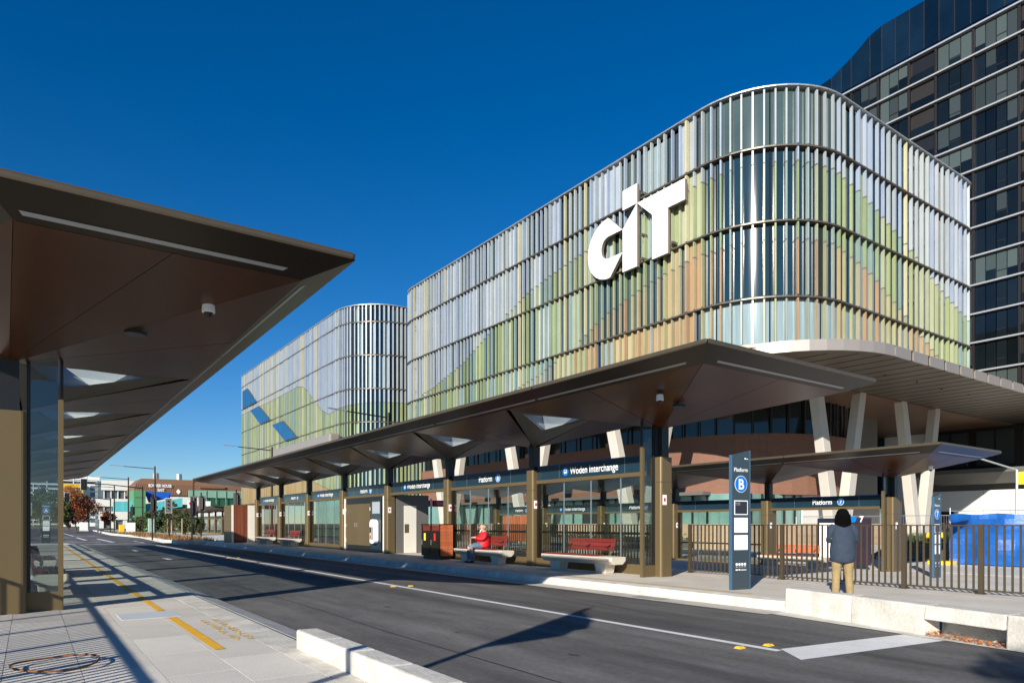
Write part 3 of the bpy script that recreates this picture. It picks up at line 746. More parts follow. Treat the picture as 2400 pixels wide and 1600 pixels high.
# ================================================================== CAMPUS BUILDING
def lin(c): return tuple(c)
PAL = {
 'lav': [(.31, .365, .435), (.365, .40, .435), (.265, .32, .42), (.36, .395, .40), (.315, .355, .375)],
 'grn': [(.225, .290, .165), (.30, .335, .175), (.20, .275, .24), (.335, .36, .235), (.245, .31, .285), (.27, .315, .155)],
 'org': [(.345, .225, .125), (.35, .275, .155), (.37, .325, .195), (.30, .28, .175), (.335, .24, .14), (.265, .29, .25), (.33, .315, .17)],
 'gld': [(.36, .26, .12), (.395, .30, .16), (.345, .275, .145)],
 'crm': [(.48, .44, .28)]}
FM = {k: [mat('fin_%s_%d' % (k, i), c, 0.33, var=0.10, scale=1.1, stretch=(1, 1, .5), rnd=0.06) for i, c in enumerate(v)] for k, v in PAL.items()}

def mkpath(segs, step):
    """segs: ('L',p,q) straight or ('A',c,r,a0,a1) arc -> evenly spaced (x,y,nx,ny,curved)"""
    pts = []; carry = 0.0
    for s in segs:
        if s[0] == 'L':
            p, q = Vector(s[1]), Vector(s[2]); d = q - p; L = d.length; d.normalize(); n = Vector((d.y, -d.x)) * s[3]
            t = carry; stp = s[4] if len(s) > 4 else step
            while t < L: pts.append((p.x + d.x * t, p.y + d.y * t, n.x, n.y, 0)); t += stp
            carry = t - L
        else:
            _, c, r, a0, a1 = s; L = abs(R(a1 - a0)) * r; t = carry
            while t < L:
                a = R(a0) + (R(a1) - R(a0)) * t / L; pts.append((c[0] + r * math.cos(a), c[1] + r * math.sin(a), math.cos(a), math.sin(a), 1)); t += step
            carry = t - L
    return pts

def interp(x, tab):
    if x <= tab[0][0]: return tab[0][1]
    for (a, va), (b, vb) in zip(tab, tab[1:]):
        if x <= b:
            t = (x - a) / (b - a); t = t * t * (3 - 2 * t) if False else t; return va + (vb - va) * t
    return tab[-1][1]

def finbox(b, p, z0, z1, wd, dp, m, off=0.10):
    x, y, nx, ny, _ = p; tx, ty = -ny, nx
    q = []
    for z in (z0, z1):
        for s, o in ((-1, 0), (1, 0), (1, 1), (-1, 1)):
            q.append((x + tx * s * wd / 2 + nx * (off + o * dp), y + ty * s * wd / 2 + ny * (off + o * dp), z))
    b.hexa(q, m)

def facade(T_, pts, zl, zone, panelrule, budget, rv, fin_w=.10, fin_d=.21, split=False):
    Cm = Vector((0, 0, 1.4))
    order = sorted(range(len(pts) * (len(zl) - 1)), key=lambda k: (Vector((pts[k // (len(zl) - 1)][0], pts[k // (len(zl) - 1)][1], 0)) - Cm).length - 12 * pts[k // (len(zl) - 1)][4])
    keep = set(order[:budget]); stuff = MB(); joints = MB()
    for i, p in enumerate(pts):
        pick = rv.random(); pick2 = rv.random(); dep = fin_d * rv.choice((.8, 1, 1, 1.15)); wd = fin_w * rv.choice((.9, 1, 1, 1.4)); off = rv.choice((.05, .06, .08, .10))
        for r in range(len(zl) - 1):
            z0, z1 = zl[r] + .10, zl[r + 1] - .10
            cuts = [z0] + [c for c in zone(p)[0] if z0 + .25 < c < z1 - .25] + [z1]
            b = MB()
            for a, c in zip(cuts, cuts[1:]):
                k = zone(p)[1](0.5 * (a + c)); m = FM[k][int(pick * len(FM[k]))]
                if k in ('grn', 'lav') and pick2 < .07: m = FM['crm'][0]
                finbox(b, p, a + (.02 if a != z0 else 0), c - (.02 if c != z1 else 0), wd, dep, m, off)
                if a != z0: finbox(b, p, a - .06, a + .02, wd + .02, dep + .015, M['greyclad'], off - .005)
            key = i * (len(zl) - 1) + r
            if key in keep: b.build('facade_fin', None, T_)
            else:
                n = len(stuff.v); stuff.v += b.v; stuff.f += [tuple(n + q for q in f) for f in b.f]
                ix = [stuff.mi(q) for q in b.mats]; stuff.m += [ix[q] for q in b.m]
    if stuff.v: stuff.build('facade_fins', None, T_, kind='stuff')
    # infill between fins: glass or coloured panel
    groups = {}; last = {}; seq = {}
    for i in range(len(pts) - 1):
        p, q = pts[i], pts[i + 1]
        for r in range(len(zl) - 1):
            m = panelrule(i, r, p, 0.5 * (zl[r] + zl[r + 1]))
            if m is None: continue
            key = (r, p[4], m.name)
            if last.get(r) != (key, i - 1): seq[r] = seq.get(r, 0) + 1
            last[r] = (key, i)
            b = groups.setdefault((r, p[4], m.name) + ((seq[r],) if split else ()), (MB(), m))[0]
            o = .03 if 'fin_' in m.name else 0
            b.face([(p[0] + p[2] * o, p[1] + p[3] * o, zl[r]), (q[0] + q[2] * o, q[1] + q[3] * o, zl[r]), (q[0] + q[2] * o, q[1] + q[3] * o, zl[r + 1]), (p[0] + p[2] * o, p[1] + p[3] * o, zl[r + 1])])
    return groups

def ledges(T_, pts, zs, d0=.0, d1=.36, th=.055, m=None):
    for z in zs:
        b = MB(); rg = [[(p[0] + p[2] * d0, p[1] + p[3] * d0, z - th), (p[0] + p[2] * d1, p[1] + p[3] * d1, z - th), (p[0] + p[2] * d1, p[1] + p[3] * d1, z + th * .6), (p[0] + p[2] * d0, p[1] + p[3] * d0, z + th * .6)] for p in pts]
        b.loft(rg); b.build('floor_rail', m or M['rail'], T_)

# ---- nearer wing
bA = thing('campus_building', 'large rounded campus building with coloured vertical fins and CIT sign', 'building', (40, 40, -.5))
segA = [('A', (37.5, 66.4), 3.5, 90, 180), ('L', (34, 66.4), (34, 27.6), 1), ('A', (39.5, 27.6), 5.5, 180, 270), ('L', (39.5, 22.1), (56.8, 22.1), 1, .76), ('A', (56.8, 24.6), 2.5, 270, 360), ('L', (59.3, 24.6), (59.3, 33), 1)]
pA = mkpath(segA, .6)
zA = [11.8, 14.55, 18.95, 23.3, 26.75]
def zbounds(p):
    x, y, nx, ny, c = p
    if nx < -.5 or (nx <= 0 and y > 60):
        hi = interp(y, [(24, 22.4), (28, 22.3), (34, 22.0), (40, 21.4), (45, 20.6), (50, 19.0), (56, 16.6), (62, 15.2), (70, 14.2)])
        lo = interp(y, [(24, 17.9), (28, 17.9), (32, 17.4), (36, 16.4), (40, 14.6), (44, 13.4), (50, 12.2), (56, 11.0)])
    else:
        hi = interp(x, [(34, 22.4), (39, 22.3), (43, 21.4), (48, 19.8), (54, 17.4), (62, 15.4), (66, 15)])
        lo = interp(x, [(34, 17.9), (39, 17.9), (43, 17.0), (47, 15.4), (52, 13.2), (57, 12.0), (62, 10.5)])
    return lo, hi
def zoneA(p):
    lo, hi = zbounds(p)
    return [lo, hi], (lambda z: 'org' if z < lo else ('grn' if z < hi else 'lav'))
rvA = random.Random(11)
runs = {}
def ruleA(i, r, p, z):
    k = (r, i // 1)
    st = runs.setdefault(r, {'left': 0, 'm': None})
    if st['left'] <= 0:
        solid = rvA.random() < (0.0 if p[4] and p[0] < 45 else (.42 if p[2] < -.5 else .14))
        lo, hi = zbounds(p); zn = 'org' if z < lo else ('grn' if z < hi else 'lav')
        if solid:
            st['m'] = rvA.choice(FM[zn] + FM['crm'][:1] * (1 if rvA.random() < .3 else 0)) if rvA.random() < .8 else rvA.choice(FM['lav'] + FM['grn'])
            st['left'] = rvA.choice((1, 2, 2, 3))
        else:
            q = rvA.random()
            st['m'] = M['fglass2'] if (r == 0 and q < .7) or q < .1 else (M['fglass3'] if q < .35 else M['fglass']); st['left'] = rvA.choice((1, 1, 2, 3))
    st['left'] -= 1
    if p[4] and p[0] < 45: return None
    return st['m']
for (r, c, mn, _q), (b, m) in facade(bA, pA, zA, zoneA, ruleA, 290, rvA, split=True).items():
    o = b.build('glass_band' if 'fin_' not in mn else 'facade_panel', m, bA, smooth=bool(c))
for r in range(4):                                        # curved corner glazing, one smooth band per storey
    arc = [(39.5 + 5.5 * math.cos(R(a)), 27.6 + 5.5 * math.sin(R(a))) for a in range(176, 277, 2)]
    MB().loft([[(x, y, zA[r]) for x, y in arc], [(x, y, zA[r + 1]) for x, y in arc]], closed=False, caps=False).build('curved_glass', M['fglass3'] if r == 3 else (M['fglass2'] if r == 0 else M['fglass']), bA, smooth=True)
    for k, (a0, a1) in enumerate(((178, 200), (206, 220), (236, 262))):
        if r == 0 or (r == 1 and k == 2):
            c_ = [(39.5 + 5.44 * math.cos(R(a)), 27.6 + 5.44 * math.sin(R(a))) for a in range(a0, a1, 2)]
    for a in range(190, 270, 16): x, y = 39.5 + 5.53 * math.cos(R(a)), 27.6 + 5.53 * math.sin(R(a)); box('glazing_joint', x - .03, x + .03, y - .03, y + .03, zA[r], zA[r + 1], M['tframe'], bA)
ledges(bA, pA, zA[1:-1]); ledges(bA, pA, [26.78], d1=.36, th=.05, m=M['galv']); ledges(bA, pA, [11.75], d1=.5, th=.12)
# bright hoops on the curved corner stay the same rail; roof and core
MB().prism([(p[0], p[1]) for p in pA] + [(59.3, 70), (40, 70)], 26.4, 26.6).build('roof', M['greyclad'], bA)
MB().prism([(38, 32), (60, 32), (60, 66), (38, 66)], 26.6, 27.2).build('roof_plant', M['greyclad'], bA)
# soffit and awning
sp = [(p[0], p[1]) for p in pA] + [(59.3, 70), (40, 70)]
MB().prism(sp, 11.25, 11.6).build('soffit', M['tims'], bA)
aw = [(34.2, 31.5), (34.15, 27.2)]
for k in range(13):
    a = R(180 + 90 * k / 12); aw.append((41.4 + 7.4 * math.cos(a), 27.1 + 7.4 * math.sin(a)))
aw += [(81, 19.7)]
awb = MB()
ring = lambda z, pts: [(x, y, z) for x, y in pts]
awin = [(36.6, 31.5), (36.9, 29)] + [(41.4 + 4.6 * math.cos(R(180 + 90 * k / 12)), 30.8 + 4.6 * math.sin(R(180 + 90 * k / 12))) for k in range(13)] + [(81, 26.2)]
awn = MB().loft([ring(11.20, aw), ring(11.05, awin)], closed=False, caps=False).build('awning_soffit', M['soffm'], bA)
for i in range(len(aw) - 1):
    (x0, y0), (x1, y1) = aw[i], aw[i + 1]; L = math.hypot(x1 - x0, y1 - y0); n = max(1, round(L / 2.2))
    for k in range(n):
        t0, t1 = k / n, (k + 1) / n; f = lambda t: (x0 + (x1 - x0) * t, y0 + (y1 - y0) * t)
        a, b_ = f(t0 + .004), f(t1 - .004); nx, ny = (y1 - y0) / L, -(x1 - x0) / L
        MB().hexa([(a[0], a[1], 11.18), (b_[0], b_[1], 11.18), (b_[0] - nx * .1, b_[1] - ny * .1, 11.18), (a[0] - nx * .1, a[1] - ny * .1, 11.18), (a[0], a[1], 11.82), (b_[0], b_[1], 11.82), (b_[0] - nx * .1, b_[1] - ny * .1, 11.82), (a[0] - nx * .1, a[1] - ny * .1, 11.82)]).build('fascia_panel', M['fasc'], awn)
MB().loft([ring(11.80, aw), ring(11.80, awin)], closed=False, caps=False).build('awning_top', M['fasc'], awn)
for k in range(24):                                       # soffit board joints
    x = 36.5 + k * 1.5
    if x < 71:
        yo = 19.75 if x > 41.4 else 27.1 - math.sqrt(max(0, 7.4 ** 2 - (41.4 - x) ** 2)) + .05
        yi = 26.15 if x > 41.4 else 26.6
        MB().hexa([(x + 1.1, yo, 11.165), (x + 1.12, yo, 11.165), (x + .02, yi, 11.015), (x, yi, 11.015), (x + 1.1, yo, 11.185), (x + 1.12, yo, 11.185), (x + .02, yi, 11.035), (x, yi, 11.035)]).build('board_joint', M['black'], awn)
for x, y in ((46, 22.5), (50, 22.3), (54, 22.4), (58, 22.2), (47, 25), (53, 25.1)):
    MB().disc((x, y, 11.09), (0, 0, 1), .07, .05, seg=10).build('downlight', M['black'], awn)
box('timber_soffit', 37.2, 81.3, 26.3, 44, 10.98, 11.12, M['tims'], bA)
# V columns
def vcol(fx, fy, dx, dy, sp_, w0=.62, w1=.95):
    T = thing  # noqa
    for s in (-1, 1):
        b = MB(); tx, ty = fx + dx * sp_ * s, fy + dy * sp_ * s
        fx2, fy2 = fx + dx * .35 * s, fy + dy * .35 * s
        def rect(x, y, z, wa, wb): 
            px, py = -dy, dx
            return [(x - dx * wa / 2 - px * wb / 2, y - dy * wa / 2 - py * wb / 2, z), (x + dx * wa / 2 - px * wb / 2, y + dy * wa / 2 - py * wb / 2, z), (x + dx * wa / 2 + px * wb / 2, y + dy * wa / 2 + py * wb / 2, z), (x - dx * wa / 2 + px * wb / 2, y - dy * wa / 2 + py * wb / 2, z)]
        b.loft([rect(fx2, fy2, -.5, 1.0, .75), rect(tx, ty, 11.3, .85, .65)])
        b.build('v_column', M['conc'], bA, bevel=.05)
for fy in (36.2, 50.2, 64.5): vcol(37.2, fy, 0, 1, 3.4)
for fx in (47.6, 59.8): vcol(fx, 26.6, 1, 0, 3.0)
# recessed lower storeys: brick drum, ribbon glass, teal shopfront over a pale brick wall
def rr(x0, x1, y0, y1, r): return rrect(x0, x1, y0, y1, r, 10)
dr = rr(43.0, 62, 29.5, 92, 9)
MB().prism(dr, 3.6, 8.2).build('brick_drum', M['brick'], bA, smooth=False)
MB().prism(rr(43.4, 61.6, 29.9, 91.6, 8.7), 8.2, 10.97).build('ribbon_window', M['dglass'], bA)
for k in range(0, len(dr)):
    x, y = dr[k]; x2, y2 = dr[(k + 1) % len(dr)]; L = math.hypot(x2 - x, y2 - y); n = max(1, round(L / 2.4))
    for q in range(n):
        t = q / n; px, py = x + (x2 - x) * t, y + (y2 - y) * t; cx, cy = 52.5, 49.7
        if py < 45 or px < 45:
            ox, oy = px + (cx - px) * .012, py + (cy - py) * .012
            box('mullion', ox - .06, ox + .06, oy - .06, oy + .06, 8.2, 10.97, M['tframe'], bA)
MB().prism(rr(43.0, 62, 29.5, 92, 9), 8.18, 8.3).build('drum_coping', M['brick'], bA)
lw = [(41.5, 92), (41.5, 33), (43, 31), (66, 31), (66, 92)]
MB().prism(lw, 1.35, 3.6).build('shopfront_glass', M['tglass'], bA)
MB().prism([(x + (.4 if x > 50 else -.4), y - .4) for x, y in lw], -.5, 1.35).build('base_wall', M['brickp'], bA)
for k in range(26):
    yy = 33.2 + k * 1.4; box('shopfront_mullion', 41.36, 41.5, yy, yy + .12, 1.35, 3.6, M['tframe'], bA)
for k in range(16):
    xx = 43.4 + k * 1.4; box('shopfront_mullion', xx, xx + .12, 30.86, 31.0, 1.35, 3.6, M['tframe'], bA)
for a0, a1, m in ((36, 38.5, 'offwhite'), (44, 47, 'black'), (52, 56, 'offwhite'), (60, 62.5, 'black')): box('shopfront_panel', 41.3, 41.45, a0, a1, 1.35, 3.6, M[m], bA)
for a0, a1, m in ((50, 53, 'render'), (57, 62, 'black')): box('shopfront_panel', a0, a1, 30.8, 30.95, 1.35, 3.6, M[m], bA)
box('canopy_edge', 40.6, 41.5, 33, 70, 3.5, 3.75, M['greyclad'], bA)
# inner dark wall closes the undercroft
box('core_wall', 60, 64, 32, 70, -.5, 11.2, M['greyclad'], bA)

# ---- the CIT sign
cit = thing('building_sign', 'giant white CIT letters fixed to the fin facade', 'sign', (33.3, 33, 18.6))
def letter(name, poly):
    b = MB(); b.loft([[(33.30, y, z) for y, z in poly], [(33.25, y, z) for y, z in poly]]); b.build(name, M['white'], cit)
    # brown returns behind the white faces
    b = MB(); b.loft([[(33.52, y, z) for y, z in poly], [(33.303, y, z) for y, z in poly]]); return b.build('letter_return', mat('sign_return', (.22, .17, .13), .6), cit)
letter('letter_i_dot', [(33.86, 24.15), (32.53, 24.15), (32.53, 22.83), (33.86, 22.83)])
letter('letter_i', [(32.53, 22.80), (32.53, 18.60), (33.86, 18.60), (33.86, 21.52)])
letter('letter_t', [(32.49, 22.81), (28.44, 22.81), (28.44, 21.50), (29.82, 21.50), (29.82, 18.62), (31.15, 18.62), (31.15, 21.55)])
cpts = [(35.28, 22.83), (33.91, 21.54), (35.25, 21.54)]
for k in range(1, 12):
    a = R(90 + 180 * k / 12); cpts.append((35.25 - .78 * math.cos(a), 20.76 + .78 * math.sin(a)))
cpts += [(35.25, 19.98), (33.91, 19.97), (35.12, 18.62), (35.4, 18.60)]
for k in range(1, 16):
    a = R(-90 + 180 * k / 16); cpts.append((35.32 + 2.1 * math.cos(a), 20.72 + 2.11 * math.sin(a)))
letter('letter_c', cpts)
for y, z in ((32.2, 23.4), (32.2, 22.3), (32.2, 20.6), (32.2, 19.0), (29.6, 19.2), (30.6, 22.2), (36.5, 20)):
    box('sign_bracket', 33.45, 34.1, y, y + .16, z, z + .16, M['rail'], cit)

# ---- farther wing
bB = thing('campus_wing', 'farther campus wing with pale fins, green wave and blue windows', 'building', (40, 100, -.5))
segB = [('L', (46, 138.8), (34, 138.8), 1), ('L', (34, 138.8), (34, 88.5), 1), ('A', (40.5, 88.5), 6.5, 180, 270), ('L', (40.5, 82), (47, 82), 1)]
pB = mkpath(segB, .55)
for i, p in enumerate(pB):
    pass
zB = [5.0, 10.3, 14.6, 18.95, 23.3, 27.65, 29.85]
def zbB(p):
    x, y, nx, ny, c = p
    if ny > .5: return 9.2, 19
    hi = interp(y, [(82, 17.2), (88, 16.7), (91.5, 16.4), (94, 17.3), (97, 19.0), (100, 21.0), (102.5, 22.0), (105, 22.4), (109, 22.3), (120, 22.2), (139, 22.4)])
    lo = interp(y, [(82, 4), (100, 8), (139, 9.0)])
    return lo, hi
def zoneB(p):
    lo, hi = zbB(p); return [lo, hi], (lambda z: 'gld' if z < lo else ('grn' if z < hi else 'lav'))
rvB = random.Random(23)
def ruleB(i, r, p, z):
    if p[4] or p[3] < -.5: return M['fglass'] if rvB.random() < .7 else M['fglass2']
    lo, hi = zbB(p); zn = 'gld' if z < lo else ('grn' if z < hi else 'lav')
    return FM[zn][0] if rvB.random() < .93 else M['fglass3']
for (r, c, mn), (b, m) in facade(bB, pB, zB, zoneB, ruleB, 60, rvB, fin_w=.16, fin_d=.28).items():
    b.build('glass_bands' if 'fin_' not in mn else 'facade_panels', m, bB, smooth=bool(c), kind='stuff')
ledges(bB, pB, zB[1:-1]); ledges(bB, pB, [29.88], d1=.4, th=.05, m=M['galv'])
MB().prism([(p[0], p[1]) for p in pB] + [(47, 138.8)], 29.4, 29.6).build('roof', M['greyclad'], bB)
MB().prism([(p[0] + .8, p[1]) for p in pB if p[1] < 100] + [(47, 100)], -.5, 4.9).build('ground_floor', M['tglass'], bB)
for poly in ([(136.6, 26.6), (133.6, 26.6), (127.3, 23.35), (136.6, 23.35)], [(131.1, 22.2), (125.7, 22.2), (118.4, 19.0), (124.3, 19.0)], [(117.1, 17.85), (111.6, 17.85), (104.5, 14.65), (110, 14.65)]):
    wn = MB().loft([[(33.46, y, z) for y, z in poly], [(33.40, y, z) for y, z in poly]]).build('blue_window', M['skyblue'], bB)  # blue stands for sky reflected in the recessed glass
    e = [(y + (.25 if k in (0, 3) else -.25), z + (.12 if k < 2 else -.12)) for k, (y, z) in enumerate(poly)]
    MB().loft([[(33.55, y, z) for y, z in e], [(33.462, y, z) for y, z in e]]).build('window_reveal', M['rail'], wn)
for x, y, y2 in ((33.2, 84, 104),):
    box('awning_band', x - 1.2, x + .3, 86.5, 112, 11.9, 13.2, M['fasc'], bB, bevel=.25)
for fy in (88, 100): 
    for s in (-1, 1):
        MB().loft([[(37 - .4, fy + .35 * s - .4, -.5), (37 + .4, fy + .35 * s - .4, -.5), (37 + .4, fy + .35 * s + .4, -.5), (37 - .4, fy + .35 * s + .4, -.5)], [(36.6, fy + 3.4 * s - .4, 9), (37.4, fy + 3.4 * s - .4, 9), (37.4, fy + 3.4 * s + .4, 9), (36.6, fy + 3.4 * s + .4, 9)]]).build('v_column', M['conc'], bB)

# ================================================================== DARK TOWER
tw = thing('apartment_tower', 'dark glass apartment tower with thin white floor bands', 'tower', (82.6, 35, -.5))
TX = 82.6
bands = [36.1 + 3.08 * k for k in range(-8, 7)]
tops = [(8, 60.4), (40.8, 60.4), (42.2, 60.0), (44.5, 58.6), (47, 57.5), (50, 57.2), (58, 57.2)]
MB().loft([[(TX + .5, 6, -.5), (TX + .5, 58, -.5), (TX + 22, 58, -.5), (TX + 22, 6, -.5)], [(TX + .5, 6, 55), (TX + .5, 58, 55), (TX + 22, 58, 55), (TX + 22, 6, 55)]]).build('tower_body', M['tframe'], tw)
for (ya, za), (yb, zb_) in zip(tops, tops[1:]):
    n = max(1, round((yb - ya) / 1.55))
    for k in range(n):
        y0, y1 = ya + (yb - ya) * k / n, ya + (yb - ya) * (k + 1) / n; z0, z1 = za + (zb_ - za) * k / n, za + (zb_ - za) * (k + 1) / n
        MB().hexa([(TX, y0 + .04, 55), (TX + .1, y0 + .04, 55), (TX + .1, y1 - .04, 55), (TX, y1 - .04, 55), (TX, y0 + .04, z0), (TX + .1, y0 + .04, z0), (TX + .1, y1 - .04, z1), (TX, y1 - .04, z1)]).build('parapet_glass', M['paraglass'], tw)
        MB().hexa([(TX - .04, y0 - .04, 55), (TX + .02, y0 - .04, 55), (TX + .02, y0 + .03, 55), (TX - .04, y0 + .03, 55), (TX - .04, y0 - .04, z0), (TX + .02, y0 - .04, z0), (TX + .02, y0 + .03, z0), (TX - .04, y0 + .03, z0)]).build('parapet_mullion', M['tframe'], tw)
MB().loft([[(TX + .12, y, 55) for y, z in tops] + [(TX + .12, y, z - .15) for y, z in tops[::-1]], [(TX + .3, y, 55) for y, z in tops] + [(TX + .3, y, z - .15) for y, z in tops[::-1]]]).build('parapet_frame', M['tframe'], tw)
for z in bands: box('floor_band', TX - .12, TX + .5, 6, 58, z - .085, z + .085, M['band'], tw)
bays = [('W', 20.0, 23.6, 4), ('B', 23.9, 26.9, 0), ('W', 27.2, 31.1, 4), ('W', 31.35, 34.8, 3), ('B', 35.1, 37.6, 0), ('W', 38.0, 41.1, 3), ('W', 41.5, 44.4, 3), ('W', 44.7, 47.4, 3), ('W', 47.7, 50.6, 3), ('B', 51, 54, 0)]
rt = random.Random(5)
for fi, (z0, z1) in enumerate(zip(bands, bands[1:])):
    for kd, ya, yb, n in bays:
        if kd == 'W':
            mode = rt.random()
            for k in range(n):
                p0, p1 = ya + (yb - ya) * k / n + .05, ya + (yb - ya) * (k + 1) / n - .05
                q = rt.random()
                m = M['blind2'] if mode < .28 and q < .8 else (M['blind'] if mode < .45 or q < .15 else M['dglass'])
                w_ = box('window', TX + .30, TX + .46, p0, p1, z0 + .16, z1 - .16, m, tw)
                if n > 2 and k == 1: box('transom', TX + .26, TX + .30, p0, p1, z0 + .95, z0 + 1.03, M['tframe'], w_)
                if m in (M['blind'], M['blind2']) and q < .35: box('pane', TX + .285, TX + .30, p0, p1, z0 + .16, z0 + .16 + rt.uniform(.5, 1.4), M['dglass'], w_)
        else:
            box('balcony_recess', TX + .40, TX + .49, ya, yb, z0 + .13, z1 - .13, M['tbrown'] if rt.random() < .3 else M['black'], tw)  # near-black panel stands in for the shade of a deep balcony
            box('balcony_glass', TX + .20, TX + .23, ya, yb, z0 + .13, z0 + 1.15, M['dglass'], tw)
    for y in (20, 23.75, 27.05, 31.22, 34.95, 37.8, 41.3, 44.55, 47.55, 50.8): box('fin_column', TX + .12, TX + .5, y - .12, y + .12, z0 + .11, z1 - .11, M['tframe'], tw)
# podium at the foot of the tower
pod_ = thing('tower_podium', 'white rendered podium with grey awning below the tower', 'building', (78, 30, -.5))
box('podium_wall', 78, 82, 10, 34.0, -.5, 4.7, M['render'], pod_); box('podium_band', 78.3, 82, 10, 34, 4.7, 6.6, M['greyclad'], pod_)
MB().loft([[(76.8, 12, 5.3), (78.2, 12, 5.3), (78.2, 32.2, 5.3), (76.8, 32.2, 5.3)], [(75.4, 12, 6.3), (78.2, 12, 6.3), (78.2, 34.0, 6.3), (75.4, 34.0, 6.3)], [(75.4, 12, 6.7), (78.2, 12, 6.7), (78.2, 34.0, 6.7), (75.4, 34.0, 6.7)]]).build('podium_awning', M['greyclad'], pod_)
box('podium_door', 77.95, 78, 31.2, 32.8, -.5, 2.6, M['tframe'], pod_); box('podium_panel', 78.6, 82, 34, 38.5, -.5, 11.5, M['apw'], pod_)
for k in range(5):
    for q in range(2): box('podium_window', 78.1, 78.3, 14 + k * 4 + q * 1.7, 15.5 + k * 4 + q * 1.7, 7.2, 10.6, M['blind'], pod_)
box('podium_upper', 78.3, 82, 10, 34, 6.7, 11.0, M['tframe'], pod_)
for k in range(4): box('podium_joint', 77.99, 78, 13.5 + k * 5, 13.53 + k * 5, -.5, 4.7, M['greyp'], pod_)

# ================================================================== STREET FURNITURE
def shared(name, me, parent, loc):
    o = bpy.data.objects.new(name, me); COL.objects.link(o); o.parent = parent; o.location = loc; return o
def fence(label, x, posts, zb=0.0, h=1.34, individual=True, railr=.022):
    t = thing('picket_fence', label, 'fence', (x, posts[0], zb))
    pk = MB().box(-.010, .010, -.019, .019, .09, h).build('picket', M['fencem']); me = pk.data; bpy.data.objects.remove(pk)
    st = MB()
    for y in posts:
        p = box('post', x - .035, x + .035, y - .045, y + .045, zb, zb + h + .02, M['fencem'], t); box('post_foot', x - .09, x + .09, y - .08, y + .08, zb, zb + .014, M['fencem'], p)
    for a, b in zip(posts, posts[1:]):
        box('rail', x - railr, x + railr, a + .045, b - .045, zb + .06, zb + .09, M['fencem'], t)
        box('rail', x - railr, x + railr, a + .045, b - .045, zb + h - .01, zb + h + .012, M['fencem'], t)
        n = round((b - a) / .132)
        for k in range(1, n):
            yy = a + (b - a) * k / n
            if individual: shared('picket', me, t, (0, yy - posts[0], 0))
            else: st.box(x - .012, x + .012, yy - .024, yy + .024, zb + .09, zb + h)
    if st.v: st.build('pickets', M['fencem'], t, kind='stuff')
    return t
fence('bronze picket fence beside the platform B totem', 15.2, [-1.6 + 1.44 * k for k in range(11)])
fence('long bronze picket fence behind the shelter glass', 15.2, [14.3 + 2.0 * k for k in range(20)], individual=False)
fence('bronze picket fence along the near left footpath', -2.12, [-4 + 1.5 * k for k in range(17)], railr=.045)

